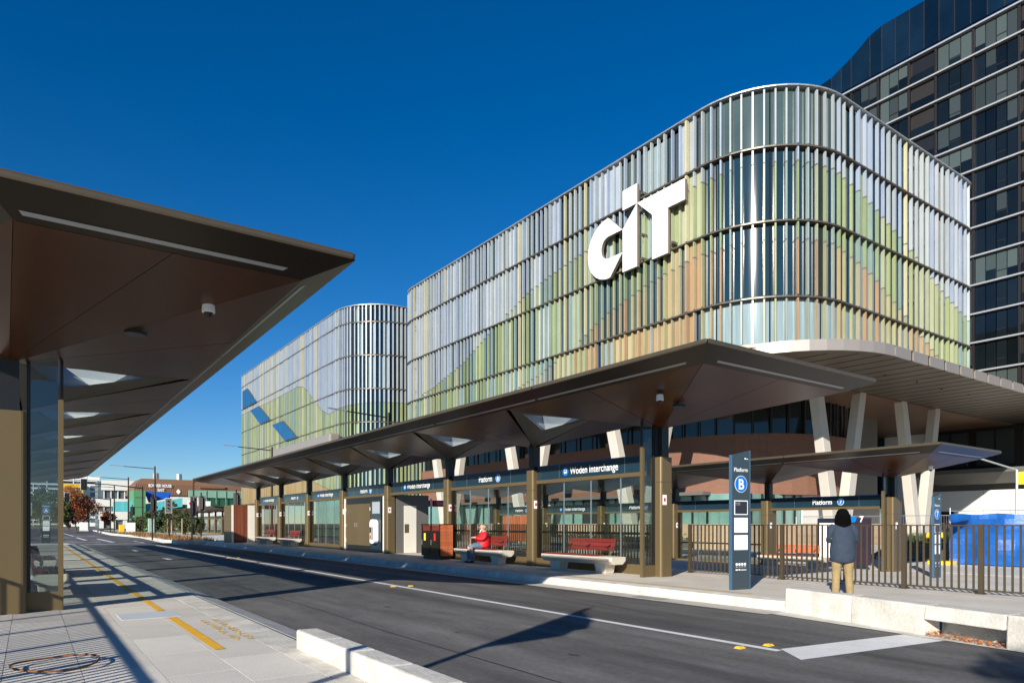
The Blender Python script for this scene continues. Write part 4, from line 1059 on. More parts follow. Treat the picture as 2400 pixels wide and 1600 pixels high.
def totem(label, x, y, zb, letter_, rot=0):
    t = thing('platform_totem', label, 'sign', (x, y, zb))
    X0, X1, Y0, Y1 = x - .25, x + .25, y - .03, y + .03
    b = MB(); b.hexa([(X0, Y0, zb), (X1, Y0, zb), (X1, Y1, zb), (X0, Y1, zb), (X0, Y0, zb + 2.80), (X1, Y0, zb + 2.91), (X1, Y1, zb + 2.91), (X0, Y1, zb + 2.80)]).build('body', M['totem'], t)
    MB().hexa([(X0 - .012, Y0 - .012, zb), (X0, Y0 - .012, zb), (X0, Y1 + .012, zb), (X0 - .012, Y1 + .012, zb), (X0 - .012, Y0 - .012, zb + 2.80), (X0, Y0 - .012, zb + 2.803), (X0, Y1 + .012, zb + 2.803), (X0 - .012, Y1 + .012, zb + 2.80)]).build('edge_strip', M['edgeblue'], t)
    MB().hexa([(X1, Y0 - .012, zb), (X1 + .012, Y0 - .012, zb), (X1 + .012, Y1 + .012, zb), (X1, Y1 + .012, zb), (X1, Y0 - .012, zb + 2.91), (X1 + .012, Y0 - .012, zb + 2.912), (X1 + .012, Y1 + .012, zb + 2.912), (X1, Y1 + .012, zb + 2.91)]).build('edge_strip', M['edgeblue'], t)
    f = Y0 - .003; xd, yd = (1, 0, 0), (0, 0, 1)
    text('lettering', 'Platform', .115, M['white'], (x, f, zb + 2.46), xd, yd, t, bold=.012)
    MB().disc((x, f, zb + 2.20), (0, 1, 0), .175, .004, seg=40).build('roundel', M['white'], t); MB().disc((x, f - .003, zb + 2.20), (0, 1, 0), .165, .004, seg=40).build('roundel_face', M['blue'], t)
    text('roundel_letter', letter_, .30, M['white'], (x, f - .006, zb + 2.095), xd, yd, t, bold=.02)
    fr = MB().box(x - .19, x + .19, f - .004, f, zb + 1.56, zb + 1.86).build('screen_frame', M['white'], t); MB().box(x - .17, x + .17, f - .007, f - .004, zb + 1.58, zb + 1.84).build('display', M['screen'], fr)
    for k, z in enumerate((1.80, 1.765)):
        for q in range(2): MB().box(x - .16 + q * .05, x - .13 + q * .10, f - .009, f - .007, zb + z, zb + z + .012).build('display_text', M['greyp'], fr)
    for z0, z1, kind in ((1.19, 1.50, 0), (.83, 1.14, 1)):
        sh = MB().box(x - .19, x + .19, f - .004, f, zb + z0, zb + z1).build('timetable_sheet', M['white'], t)
        if kind == 0:
            for q in range(6): MB().box(x - .14 + q * .05, x - .11 + q * .05, f - .006, f - .004, zb + z0 + .04, zb + z0 + .22 - .02 * (q % 2)).build('timetable_column', mat('pale_grey_print', (.62, .63, .64), .5), sh)
    for q in range(4):
        MB().disc((x - .12 + q * .078, f, zb + .53), (0, 1, 0), .030, .004, seg=14).build('icon', M['white'], t); MB().box(x - .145 + q * .078, x - .095 + q * .078, f - .003, f, zb + .475, zb + .482).build('icon_caption', M['white'], t)
    for q, (a, b_) in enumerate(((-.15, -.09), (-.07, -.02), (0, .15))): MB().box(x + a, x + b_, f - .003, f, zb + .405, zb + .43 - .01 * (q == 2)).build('logo_mark', M['white'], t)
    MB().box(x + .10, x + .14, f - .003, f, zb + 2.72, zb + 2.75).build('logo_mark', M['white'], t); MB().box(x + .15, x + .20, f - .003, f, zb + 2.72, zb + 2.735).build('logo_mark', M['white'], t)
    return t
tt = totem('tall slate totem with blue roundel letter B on the platform', 12.13, 8.9, 0, 'B'); tt.rotation_euler = (0, 0, R(-8))
totem('slate totem with blue roundel 7 behind the picket fence', 25.5, 10.75, -.5, '7')
totem('distant slate totem with blue roundel letter A beyond the left shelter glass', .95, 56.2, .05, 'A')

# benches: concrete seat on two feet with red slats
def bench(label, x, y, zb, sgn, group, base=None, slat=None):
    t = thing('platform_bench', label, 'bench', (x, y, zb), group); slat = slat or M['slat']
    L = 1.55
    def prof(yy, k=1.0): return [(x - .29 * k, yy, zb + .47), (x + .29 * k, yy, zb + .47), (x + .29 * k, yy, zb + .36), (x + .17 * k, yy, zb + .26), (x - .17 * k, yy, zb + .26), (x - .29 * k, yy, zb + .36)]
    MB().loft([prof(y - L, .93), prof(y - L + .1), prof(y + L - .1), prof(y + L, .93)]).build('concrete_seat', M['bconc'], t, bevel=.02)
    for s in (-1, 1):
        MB().hexa([(x - .16, y + s * 1.0 - .19, zb), (x + .16, y + s * 1.0 - .19, zb), (x + .16, y + s * 1.0 + .19, zb), (x - .16, y + s * 1.0 + .19, zb), (x - .18, y + s * 1.0 - .24, zb + .28), (x + .18, y + s * 1.0 - .24, zb + .28), (x + .18, y + s * 1.0 + .24, zb + .28), (x - .18, y + s * 1.0 + .24, zb + .28)]).build('foot', M['bconc'], t, bevel=.02)
    ya, yb = (y - .75, y + 1.35) if sgn > 0 else (y - 1.35, y + .75)
    for k in range(5): box('seat_slat', x - .27 + k * .098, x - .27 + k * .098 + .082, ya, yb, zb + .473, zb + .505, slat, t, bevel=.006)
    for k in range(3):
        z0 = zb + .62 + k * .115; xo = x + sgn * (.24 + k * .03)
        MB().hexa([(xo - .016, ya - .35, z0), (xo + .016, ya - .35, z0), (xo + .016, yb - .5, z0), (xo - .016, yb - .5, z0), (xo - .016 + sgn * .02, ya - .35, z0 + .1), (xo + .016 + sgn * .02, ya - .35, z0 + .1), (xo + .016 + sgn * .02, yb - .5, z0 + .1), (xo - .016 + sgn * .02, yb - .5, z0 + .1)]).build('back_slat', slat, t, bevel=.006)
    for yy in (ya - .2, ya + .65, yb - .65):
        MB().tube([(x + sgn * .24, yy, zb + .47), (x + sgn * .26, yy, zb + .62), (x + sgn * .345, yy, zb + .95)], .022, seg=6).build('bracket', M['bronze'], t)
        MB().tube([(x + sgn * .1, yy, zb + .70), (x + sgn * .30, yy, zb + .80)], .016, seg=6).build('arm_stay', M['black'], t)
    return t
gB = 'concrete and red slat benches on the platforms'
bench('nearest concrete bench with red slats below the Woden Interchange sign', 13.02, 14.95, 0, 1, gB)
bench('concrete bench the man in red sits on', 13.02, 20.2, 0, 1, gB)
bench('far concrete bench with red slats, second from the timber box', 13.02, 42.0, 0, 1, gB)
bench('farthest concrete bench with red slats beside the pale end wall', 13.02, 47.2, 0, 1, gB)
bench('concrete bench seen through the left shelter glass, nearer one', .3, 16.2, 0, -1, gB)
bench('concrete bench seen through the left shelter glass, farther one', .3, 21.9, 0, -1, gB)
bench('orange-red slatted bench behind the fence on platform 7', 26.9, 17.1, -.5, 1, gB, slat=M['slat_o'])

# twin litter bin
bn = thing('litter_bin', 'twin litter bin with yellow and red stickers and timber side', 'bin', (13.0, 23.4, 0))
box('bin_body', 12.72, 13.26, 22.72, 24.2, .12, 1.1, M['bronze_d'], bn, bevel=.01); box('bin_base', 12.78, 13.2, 22.78, 24.15, 0, .12, M['black'], bn)
for y0 in (22.76, 23.50):
    d_ = box('bin_door', 12.705, 12.72, y0, y0 + .68, .16, 1.06, M['bronze_d'], bn); box('bin_handle', 12.69, 12.705, y0 + .60, y0 + .64, .55, .75, M['steel'], d_)
    box('bin_opening', 12.74, 13.2, y0 + .04, y0 + .62, 1.1, 1.30, M['slat'], bn)
box('sticker', 12.70, 12.705, 23.82, 23.96, .72, 1.0, mat('yellow_sticker', (.8, .68, .08), .5), bn); box('sticker', 12.70, 12.705, 23.02, 23.16, .72, 1.0, M['red'], bn)
box('bin_lid', 12.70, 13.28, 22.70, 24.22, 1.32, 1.36, M['bronze_d'], bn)
for y0 in (22.72, 23.44, 24.16): box('lid_post', 12.72, 12.76, y0, y0 + .04, 1.1, 1.32, M['bronze_d'], bn)
for k in range(9): box('side_board', 12.74, 13.27, 22.685, 22.715, .14 + k * .132, .14 + (k + 1) * .132 - .006, M['slat_o'], bn)

# red direction sign
ds = thing('direction_sign', 'white post with two red arrow blades behind the shelter', 'sign', (18.1, 33.3, -.5))
MB().tube([(18.1, 33.3, -.5), (18.1, 33.3, 2.75)], .05, seg=10).build('post', M['white'], ds)
for s, nm in ((-1, 'blade'), (1, 'blade')):
    d = Vector((.8163, -.5776, 0)) * s; n = Vector((.5776, .8163, 0)); b = MB(); p = Vector((18.1, 33.3, 2.3)) + d * .06; q = p + d * 1.2; th = n * .02
    bl = b.hexa([(p - th)[:], (q - th)[:], (q + th)[:], (p + th)[:], (p - th + Vector((0, 0, .35)))[:], (q - th + Vector((0, 0, .35)))[:], (q + th + Vector((0, 0, .35)))[:], (p + th + Vector((0, 0, .35)))[:]]).build(nm, M['red'], ds)
    for k in range(2):
        a = p + d * .25 - n * .024 + Vector((0, 0, .12 + k * .09)); c = p + d * (.9 - .2 * k) - n * .024 + Vector((0, 0, .12 + k * .09)); up = Vector((0, 0, .03))
        MB().face([a[:], c[:], (c + up)[:], (a + up)[:]]).build('printed_line', M['white'], bl)
    a = p + d * 1.12 - n * .024 + Vector((0, 0, .175)); MB().face([a[:], (a - d * .12 + Vector((0, 0, .08)))[:], (a - d * .12 - Vector((0, 0, .08)))[:]]).build('arrow', M['white'], bl)

# rusty hoop on the slabs
rg = MB(); ring_ = []
for k in range(33):
    a = 2 * math.pi * k / 32; ring_.append((.21 + .36 * math.cos(a), 7.88 + .40 * math.sin(a), .045 + .012 * math.sin(2 * a + 1)))
rg.tube(ring_, .010, seg=6)
tag(rg.build('steel_hoop', M['rust'], smooth=True), 'rusty steel hoop lying on the pavement slabs at lower left', 'hoop')

# street lamps
def lamp(label, x, y, zb, h, arm, ad=(-1, 0)):
    t = thing('street_lamp', label, 'street lamp', (x, y, zb), 'street lamps with long straight arms')
    MB().tube([(x, y, zb), (x, y, zb + h)], [.13, .10], seg=10).build('pole', M['bronze_d'], t)
    a = Vector((*ad, 0)).normalized() * arm
    MB().tube([(x, y, zb + h - .35), (x + a.x * .7, y + a.y * .7, zb + h - .18)], [.05, .04], seg=8).build('arm', M['bronze_d'], t)
    p = Vector((x, y, zb + h - .18)) + a * .7; q = Vector((x, y, zb + h - .1)) + a; n = Vector((-a.y, a.x, 0)).normalized() * .16
    MB().hexa([(p - n * .5)[:], (q - n)[:], (q + n)[:], (p + n * .5)[:], (p - n * .5 + Vector((0, 0, .06)))[:], (q - n + Vector((0, 0, .04)))[:], (q + n + Vector((0, 0, .04)))[:], (p + n * .5 + Vector((0, 0, .06)))[:]]).build('lantern', M['galv'], t)
lamp('street lamp rising in front of the glass cylinder corner', 20.2, 43.3, -.5, 9.5, 4.3)
lamp('street lamp rising at the left end of the farther wing', 19.8, 69.5, -.5, 9.5, 4.6)
lamp('nearest street lamp on the verge by the hedge', 13.7, 101.8, -.1, 9.1, 5.2)
lamp('second street lamp on the verge by the brown roofed building', 13.2, 126.7, -.1, 9.0, 5.4)
lamp('third street lamp on the verge before the white office', 13.9, 157, -.1, 9.0, 5.4)
lamp('slim lamp post with short arm before the brown roof', 17.4, 96, -.1, 7.2, 1.0, ad=(1, .2))

def signal(label, x, y, zb, h, facing, lit=None, size=1.0, dx=0.0, dy=0.0, boxes=1):
    """traffic signal; facing = direction the lenses look"""
    t = thing('traffic_light', label, 'traffic light', (x, y, zb), 'traffic lights at the junction')
    MB().tube([(x, y, zb), (x, y, zb + h + .1)], .06, seg=8).build('pole', M['bronze_d'], t)
    f = Vector((*facing, 0)).normalized(); s = Vector((-f.y, f.x, 0))
    def obx(name, c, hw, hd, z0, z1, m, par, bevel=0):
        c = Vector(c); return MB().hexa([(c - s * hw - f * hd + Vector((0, 0, z0)))[:], (c + s * hw - f * hd + Vector((0, 0, z0)))[:], (c + s * hw + f * hd + Vector((0, 0, z0)))[:], (c - s * hw + f * hd + Vector((0, 0, z0)))[:], (c - s * hw - f * hd + Vector((0, 0, z1)))[:], (c + s * hw - f * hd + Vector((0, 0, z1)))[:], (c + s * hw + f * hd + Vector((0, 0, z1)))[:], (c - s * hw + f * hd + Vector((0, 0, z1)))[:]]).build(name, m, par, bevel)
    for q in range(boxes):
        c = Vector((x + dx, y + dy, 0)) + f * .18 + s * (q * .75); z = zb + h - 1.35
        obx('border', c - f * .004, .30 * size, .004, z - .14, z + 1.14, M['white'], t)
        obx('back_plate', c - f * .02, .31 * size, .010, z - .15, z + 1.15, M['black'], t)
        bb = obx('backboard', c, .28 * size, .012, z - .12, z + 1.12, M['black'], t)
        obx('housing', c - f * .12, .15, .1, z, z + 1.0, M['black'], t)
        for k, nm in enumerate(('green', 'amber', 'red')):
            cz = z + .18 + k * .32; m = M['glow_a'] if (lit == 'amber' and nm == 'amber') else (M['glow_g'] if nm == 'green' else M['lens'])
            p = c + f * .02 + Vector((0, 0, cz)); MB().disc(p[:], f[:], .10, .03, m, 14).build('lens', m, bb)
            MB().tube([(p + Vector((0, 0, .09)))[:], (p + f * .18 + Vector((0, 0, .07)))[:]], [.07, .05], seg=6).build('visor', M['black'], bb)
    return t
tocam = (-.55, -.83)
signal('dark backed traffic light beside the timber box', 15.0, 63.5, -.1, 4.4, (.5, .86))
signal('pair of dark traffic lights on one pole before the green screen', 12.4, 65, -.1, 4.1, (.6, .8), boxes=2)
signal('traffic light with white border facing the camera by the hedge', 10.1, 66.5, -.1, 3.9, tocam)
signal('dark traffic light left of the white bordered one', 8.95, 68, -.1, 4.0, (.7, .7))
signal('traffic light with lit amber lamp near the totem A', .1, 92, -.1, 3.9, tocam, lit='amber')
signal('large traffic light seen through the left shelter end glass', -2.0, 60.5, .0, 4.7, tocam)
signal('low dark traffic light against the hedge', 11.2, 62.5, -.1, 3.6, (.8, .6))
signal('slim traffic light below the green tower wall', 12.6, 116, -.1, 4.2, (.3, .95))
def mast(label, x, y, h, arm):
    t = thing('mast_arm_signal', label, 'traffic light', (x, y, -.1), 'mast arm traffic lights')
    MB().tube([(x, y, -.1), (x, y, h)], .10, seg=8).build('pole', M['bronze_d'], t)
    MB().tube([(x, y, h - .3), (x + arm * .6, y, h + .1), (x + arm, y, h + .15)], [.08, .06, .05], seg=8).build('mast_arm', M['bronze_d'], t)
    bb = box('backboard', x + arm - .35, x + arm + .35, y - .2, y - .16, h - .75, h + .75, M['black'], t); box('border', x + arm - .39, x + arm + .39, y - .155, y - .14, h - .79, h + .79, M['white'], t)
    for k in range(3): MB().disc((x + arm, y - .22, h - .42 + k * .42), (0, -1, 0), .13, .04, seg=12).build('lens', M['lens'], bb)
mast('tall mast arm signal reaching over the road by the hedge', 13.0, 108, 6.6, -7.0)
mast('mast arm signal hanging before the red tree', 11.8, 140, 5.9, -6.5)

# pedestrian sign, cabinets, bollards
us = thing('no_turn_sign', 'small white road sign on a short post at far left', 'sign', (-1.6, 66, -.05))
MB().tube([(-1.6, 66, -.05), (-1.6, 66, 1.9)], .04, seg=8).build('post', M['galv'], us); box('plate', -1.95, -1.25, 65.93, 65.96, .95, 1.75, M['white'], us); text('arrow_mark', 'U', .5, M['black'], (-1.6, 65.92, 1.15), (1, 0, 0), (0, 0, 1), us)
def cabinet(name, label, x, y, w_, h, m, plinth=True):
    t = thing(name, label, 'cabinet', (x, y, -.1)); box('cabinet_body', x - w_ / 2, x + w_ / 2, y - .3, y + .3, 0, h, m, t, bevel=.03); box('cabinet_plinth', x - w_ / 2 - .06, x + w_ / 2 + .06, y - .36, y + .36, -.1, .06, M['kerb'], t)
    box('cabinet_door', x - w_ / 2 + .05, x + w_ / 2 - .05, y - .32, y - .3, .08, h - .06, m, t)
cabinet('utility_cabinet', 'white utility cabinet on the verge', 12.0, 112, 1.1, 1.5, M['apw'])
cabinet('utility_cabinet', 'pale green utility cabinet by the hedge', 12.9, 99, .7, 2.0, mat('pale_green', (.30, .45, .38), .5))
cabinet('utility_cabinet', 'small white box near the red tree', 8.8, 158, 1.4, 1.6, M['apw'])
cabinet('utility_cabinet', 'yellow box on the verge by the white cabinet', 11.4, 118, .7, 1.2, M['yellow_p'])

# works area at right: temporary fence, tarpaulin, planter, barrier
def tempfence(label, p, q):
    p, q = Vector((*p, 0)), Vector((*q, 0)); L = (q - p).length; d = (q - p).normalized()
    t = thing('temporary_fence', label, 'fence', (p.x, p.y, -.5), 'temporary steel fence panels'); H = 2.15; zb = -.38
    def bar(a, b, r, nm): MB().tube([a, b], r, seg=6).build(nm, M['galv'], t)
    for s in (0, L): c = p + d * s; bar((c.x, c.y, -.5), (c.x, c.y, zb + H), .022, 'upright')
    for z in (zb + .05, zb + H): bar((p.x, p.y, z), (q.x, q.y, z), .02, 'rail')
    m = MB(); n = int(L / .1)
    for k in range(1, n): c = p + d * (L * k / n); m.tube([(c.x, c.y, zb + .05), (c.x, c.y, zb + H)], .006, seg=3)
    for z in (.35, .7, 1.05, 1.4, 1.75): m.tube([(p.x, p.y, zb + z), (q.x, q.y, zb + z)], .006, seg=3)
    m.build('wire_mesh', M['galv'], t, kind='stuff')
    MB().box(p.x - .12, p.x + .12, p.y - .3, p.y + .3, -.5, -.36).build('block_foot', M['kerb'], t)
for k, lb_ in enumerate(('steel temporary fence panel behind the woman', 'steel temporary fence panel by the platform column', 'steel temporary fence panel before the white column', 'steel temporary fence panel left of the blue tarpaulin')):
    tempfence(lb_, (36.0, 22.6 - 2.45 * k), (36.0, 20.2 - 2.45 * k))
tp = MB(); nU, nV = 34, 10; rw = random.Random(9)
def tz(u, v): return 34.5 + .10 * math.sin(u * 1.7 + v * 1.1) + .06 * math.sin(u * 4.3 - v * 2.6) + .05 * math.sin(v * 5 + u)
gridp = [[(tz(i * .3, j * .22) + .12 * (1 - j / nV) * math.sin(i * .9), 14.0 - i * .32, -.45 + j * .225 + (.03 * math.sin(i * 1.3) if j == nV else 0)) for i in range(nU)] for j in range(nV + 1)]
for j in range(nV):
    for i in range(nU - 1): tp.face([gridp[j][i], gridp[j][i + 1], gridp[j + 1][i + 1], gridp[j + 1][i]])
tpo = tp.build('tarpaulin', M['tarp'], smooth=True); tag(tpo, 'bright blue tarpaulin hung on the works fence at right', 'tarpaulin')
tf2 = thing('works_fence', 'steel works fence frame holding the blue tarpaulin', 'fence', (34.65, 9, -.5))
for k in range(5): MB().tube([(34.72, 14.05 - k * 2.4, -.5), (34.72, 14.05 - k * 2.4, 2.1)], .025, seg=6).build('upright', M['galv'], tf2)
MB().tube([(34.72, 14.05, 1.95), (34.72, 4.4, 1.95)], .02, seg=6).build('rail', M['galv'], tf2)
pl = thing('planter', 'low brown planter wall with grass behind the fence', 'planter', (38, 15, -.5))
MB().hexa([(35.2, 13.2, -.5), (41, 13.2, -.5), (41, 19, -.5), (36.6, 19, -.5), (35.6, 13.2, .42), (41, 13.2, .42), (41, 18, .42), (37.0, 17.6, .42)]).build('planter_wall', M['bronze'], pl)
gb = MB(); rg_ = random.Random(2)
for k in range(2600):
    x, y_ = rg_.uniform(36.6, 41), rg_.uniform(13.3, 17.6); h = rg_.uniform(.25, .6); a = rg_.uniform(0, 6.28); w_ = .03
    gb.face([(x - w_ * math.cos(a), y_ - w_ * math.sin(a), .4), (x + w_ * math.cos(a), y_ + w_ * math.sin(a), .4), (x + rg_.uniform(-.15, .15), y_ + rg_.uniform(-.15, .15), .4 + h)])
gb.build('grass_tufts', M['lgr'], pl, kind='stuff')
for y_, lb_ in ((14.1, 'yellow plastic barrier block on the planter, right one'), (15.3, 'yellow plastic barrier block on the planter, left one')):
    t = thing('barrier_block', lb_, 'barrier', (36.6, y_, .42)); MB().hexa([(36.2, y_ - .5, .42), (36.6, y_ - .5, .42), (36.6, y_ + .5, .42), (36.2, y_ + .5, .42), (36.3, y_ - .45, .95), (36.5, y_ - .45, .95), (36.5, y_ + .45, .95), (36.3, y_ + .45, .95)]).build('barrier_body', M['yellow_p'], t, bevel=.03)
    for q in (-.25, .25): box('barrier_slot', 36.17, 36.24, y_ + q - .1, y_ + q + .1, .5, .6, M['black'], t)
fbk = thing('fence_foot', 'yellow foot block under the blue tarpaulin', 'block', (34.0, 14.2, -.5)); MB().box(33.7, 34.3, 13.6, 14.6, -.5, -.32).build('block_body', M['yellow_p'], fbk, bevel=.04); box('block_hole', 33.95, 34.05, 14.0, 14.1, -.33, -.315, M['black'], fbk)
# white flat fascia sign post at right edge
sp_ = thing('bus_stop_flag', 'grey post with small yellow flag sign at the right edge', 'sign', (44, 14.5, -.5)); MB().tube([(44, 14.5, -.5), (44, 14.5, 4.3)], .07, seg=8).build('post', M['galv'], sp_); box('flag', 44.02, 44.06, 13.4, 14.45, 3.5, 4.2, M['yellow_p'], sp_); MB().tube([(44, 14.5, 4.3), (43.2, 16.0, 5.0)], .05, seg=6).build('arm', M['galv'], sp_)
# planting bed with low plants along the building base
pb = thing('planter', 'dark planting bed along the pale brick base wall', 'planter', (39.5, 45, -.5)); box('planter_wall', 38.6, 40.6, 34, 66, -.5, .15, M['greyclad'], pb)
lf = MB()
for k in range(5000):
    x, y_, z = rg_.uniform(38.6, 40.6), rg_.uniform(34, 66), .15 + abs(rg_.gauss(0, .18)); s = rg_.uniform(.05, .11); v1 = Vector((rg_.gauss(0, 1), rg_.gauss(0, 1), rg_.gauss(0, 1))).normalized() * s; v2 = Vector((rg_.gauss(0, 1), rg_.gauss(0, 1), rg_.gauss(0, 1))).normalized() * s; c = Vector((x, y_, z))
    lf.face([(c - v1)[:], (c + v2)[:], (c + v1)[:]])
lf.build('low_plants', M['ldk'], pb, kind='stuff')

# unseen pole added beside the footpath, its panel shaped for the road shadow
bp_ = thing('banner_pole', 'slim pole with angled panel beside the near footpath', 'pole', (-3.1, 2.85, 0))
MB().tube([(-3.1, 2.85, 0), (-3.1, 2.85, 5.1)], .06, seg=10).build('pole', M['bronze_d'], bp_)
_s = Vector((-.5, .866, 0))
b = MB(); pp = [(0, 5.15), (-.05, 4.9), (-.55, 4.5), (-.75, 4.15), (-.62, 4.05), (-.66, 3.85), (-.30, 3.55), (0, 3.3)]
b.loft([[(-3.1 - _s.x * a - .02, 2.85 - _s.y * a, z) for a, z in [(-q[0], q[1]) for q in pp]], [(-3.1 - _s.x * a + .02, 2.85 - _s.y * a, z) for a, z in [(-q[0], q[1]) for q in pp]]]).build('angled_panel', M['bronze_d'], bp_)

# ================================================================== PEOPLE
def ring_e(c, rx, ry, n=16, tilt=0.0):
    return [(c[0] + rx * math.cos(2 * math.pi * k / n), c[1] + ry * math.sin(2 * math.pi * k / n), c[2] + tilt * math.sin(2 * math.pi * k / n)) for k in range(n)]
def soft(o, lv=1):
    m = o.modifiers.new('sub', 'SUBSURF'); m.levels = lv; m.render_levels = lv; return o
def hand(verts, edges, wrist, d, up, side):
    """five bent fingers of unequal length rooted in a palm, appended to a skin skeleton"""
    d = Vector(d).normalized(); up = Vector(up).normalized(); s = d.cross(up).normalized() * side
    wv = Vector(verts[wrist][:3]); palm = len(verts); p = wv + d * .055; verts.append((*p, (.034, .018))); edges.append((wrist, palm))
    for k, (o, L) in enumerate(((.027, .060), (.009, .072), (-.009, .068), (-.026, .052))):
        a = p + d * .035 + s * o; b = a + d * L * .5 - up * .012; c = a + d * L * .75 - up * .035; i = len(verts)
        verts += [(*a, .010), (*b, .009), (*c, .008)]; edges += [(palm, i), (i, i + 1), (i + 1, i + 2)]
    a = wv + d * .03 + s * .035; b = a + d * .035 + s * .012 - up * .012; i = len(verts); verts += [(*a, .011), (*b, .009)]; edges += [(palm, i), (i, i + 1)]

# ---- standing woman, seen from behind (local: +y is forward)
wm = thing('person', 'person in slate blue jacket and tan trousers standing by the fence', 'person', (12.42, 6.85, 0))
V = [(0, 0, .90, .12), (0, 0, 1.06, .115), (0, .0, 1.24, .13), (0, .0, 1.35, .10), (0, .02, 1.44, .052), (0, .03, 1.50, .070), (0, .035, 1.555, .088), (0, .02, 1.61, .060)]
E_ = [(0, 1), (1, 2), (2, 3), (3, 4), (4, 5), (5, 6), (6, 7)]
for s in (-1, 1):
    i = len(V); V += [(s * .095, 0, .82, .095), (s * .10, .02, .47, .062), (s * .105, -.02, .09, .042), (s * .115, .13, .035, .036)]; E_ += [(0, i), (i, i + 1), (i + 1, i + 2), (i + 2, i + 3)]
for s in (-1, 1):
    i = len(V); V += [(s * .15, 0, 1.33, .045), (s * .225, -.02, 1.09, .032), (s * .10, .23, 1.10, .024)]; E_ += [(3, i), (i, i + 1), (i + 1, i + 2)]
    hand(V, E_, i + 2, (-s * .6, .7, .15), (0, -.2, 1), s)
skinned('body', M['skin'], wm, V, E_)
# face, mostly hidden
fc = [(0, .125, 1.545, .016), (0, .135, 1.525, .018)]
MB().ell((0 + 12.42, 6.85 + .118, 1.53), .014, .022, .022).build('nose', M['skin'], wm, smooth=True)
for s in (-1, 1): MB().ell((12.42 + s * .033, 6.85 + .108, 1.56), .014, .01, .009).build('eye', M['shoe'], wm, smooth=True)
def L2W(t, p): o = ORG[t.name]; return (p[0] + o[0], p[1] + o[1], p[2] + o[2])
def loft_local(name, t, rings, m, lv=1):
    o = ORG[t.name]; return soft(MB().loft([[(x + o[0], y + o[1], z + o[2]) for x, y, z in r] for r in rings]).build(name, m, t, smooth=True), lv)
loft_local('jacket', wm, [ring_e((0, .0, .665), .195, .150, 20, .03), ring_e((0, 0, .69), .218, .168, 20, .03), ring_e((0, 0, .80), .228, .175, 20, .01), ring_e((0, 0, .93), .226, .168, 20), ring_e((.01, 0, 1.05), .212, .152, 20), ring_e((0, 0, 1.18), .215, .150, 20), ring_e((0, 0, 1.29), .205, .135, 20), ring_e((0, 0, 1.365), .160, .11, 20), ring_e((0, .01, 1.42), .075, .07, 20), ring_e((0, .01, 1.45), .065, .065, 20)], M['jacket'])
for s in (-1, 1):
    o = ORG[wm.name]
    soft(MB().tube([L2W(wm, p) for p in ((s * .13, 0, 1.36), (s * .185, -.005, 1.28), (s * .225, -.02, 1.17), (s * .245, -.02, 1.07), (s * .20, .10, 1.06), (s * .13, .20, 1.09))], [.074, .084, .078, .074, .064, .052], seg=12).build('sleeve', M['jacket'], wm, smooth=True))
loft_local('trouser_seat', wm, [ring_e((0, 0, .72), .185, .135, 20), ring_e((0, -.01, .80), .195, .145, 20), ring_e((0, 0, .93), .18, .13, 20)], M['chino'])
for s in (-1, 1):
    loft_local('trouser_leg', wm, [ring_e((s * .125, -.01, .045), .066, .074, 14), ring_e((s * .122, -.01, .09), .064, .072, 14), ring_e((s * .12, .0, .17), .072, .076, 14), ring_e((s * .112, .008, .30), .070, .076, 14), ring_e((s * .105, .02, .46), .078, .084, 14), ring_e((s * .104, .012, .54), .088, .090, 14), ring_e((s * .10, .0, .64), .096, .100, 14), ring_e((s * .095, 0, .78), .105, .125, 14)], M['chino'])
    loft_local('shoe', wm, [ring_e((s * .115, .05, .0), .05, .135, 14), ring_e((s * .115, .05, .04), .05, .135, 14), ring_e((s * .112, .0, .09), .045, .06, 14)], M['shoe'])
hr = MB().loft([[L2W(wm, p) for p in r] for r in [ring_e((0, -.055, 1.30), .075, .035, 16), ring_e((0, -.05, 1.34), .125, .06, 16), ring_e((0, -.03, 1.42), .135, .09, 16), ring_e((0, -.01, 1.50), .125, .105, 16), ring_e((0, 0, 1.58), .115, .112, 16), ring_e((0, .005, 1.63), .090, .092, 16), ring_e((0, .0, 1.66), .045, .05, 16)]]).build('hair', M['hairb'], wm, smooth=True); soft(hr)
rh = random.Random(4); st = MB()
for k in range(700):
    a = rh.uniform(math.pi * .95, math.pi * 2.05); z = rh.uniform(1.34, 1.56); r = 1.0
    x0, y0 = .130 * math.cos(a) * r, -.015 + .105 * math.sin(a) * r; q = rh.uniform(.10, .17)
    st.tube([L2W(wm, (x0, y0, z)), L2W(wm, (x0 * 1.05, y0 * 1.03, z - q * .5)), L2W(wm, (x0 * 1.04 + rh.uniform(-.012, .012), y0 * 1.0 - .004, z - q))], [.0025, .003, .001], seg=3)
st.build('hair_strands', M['hairb'], wm, kind='stuff')
wm.rotation_euler = (0, 0, R(-50))

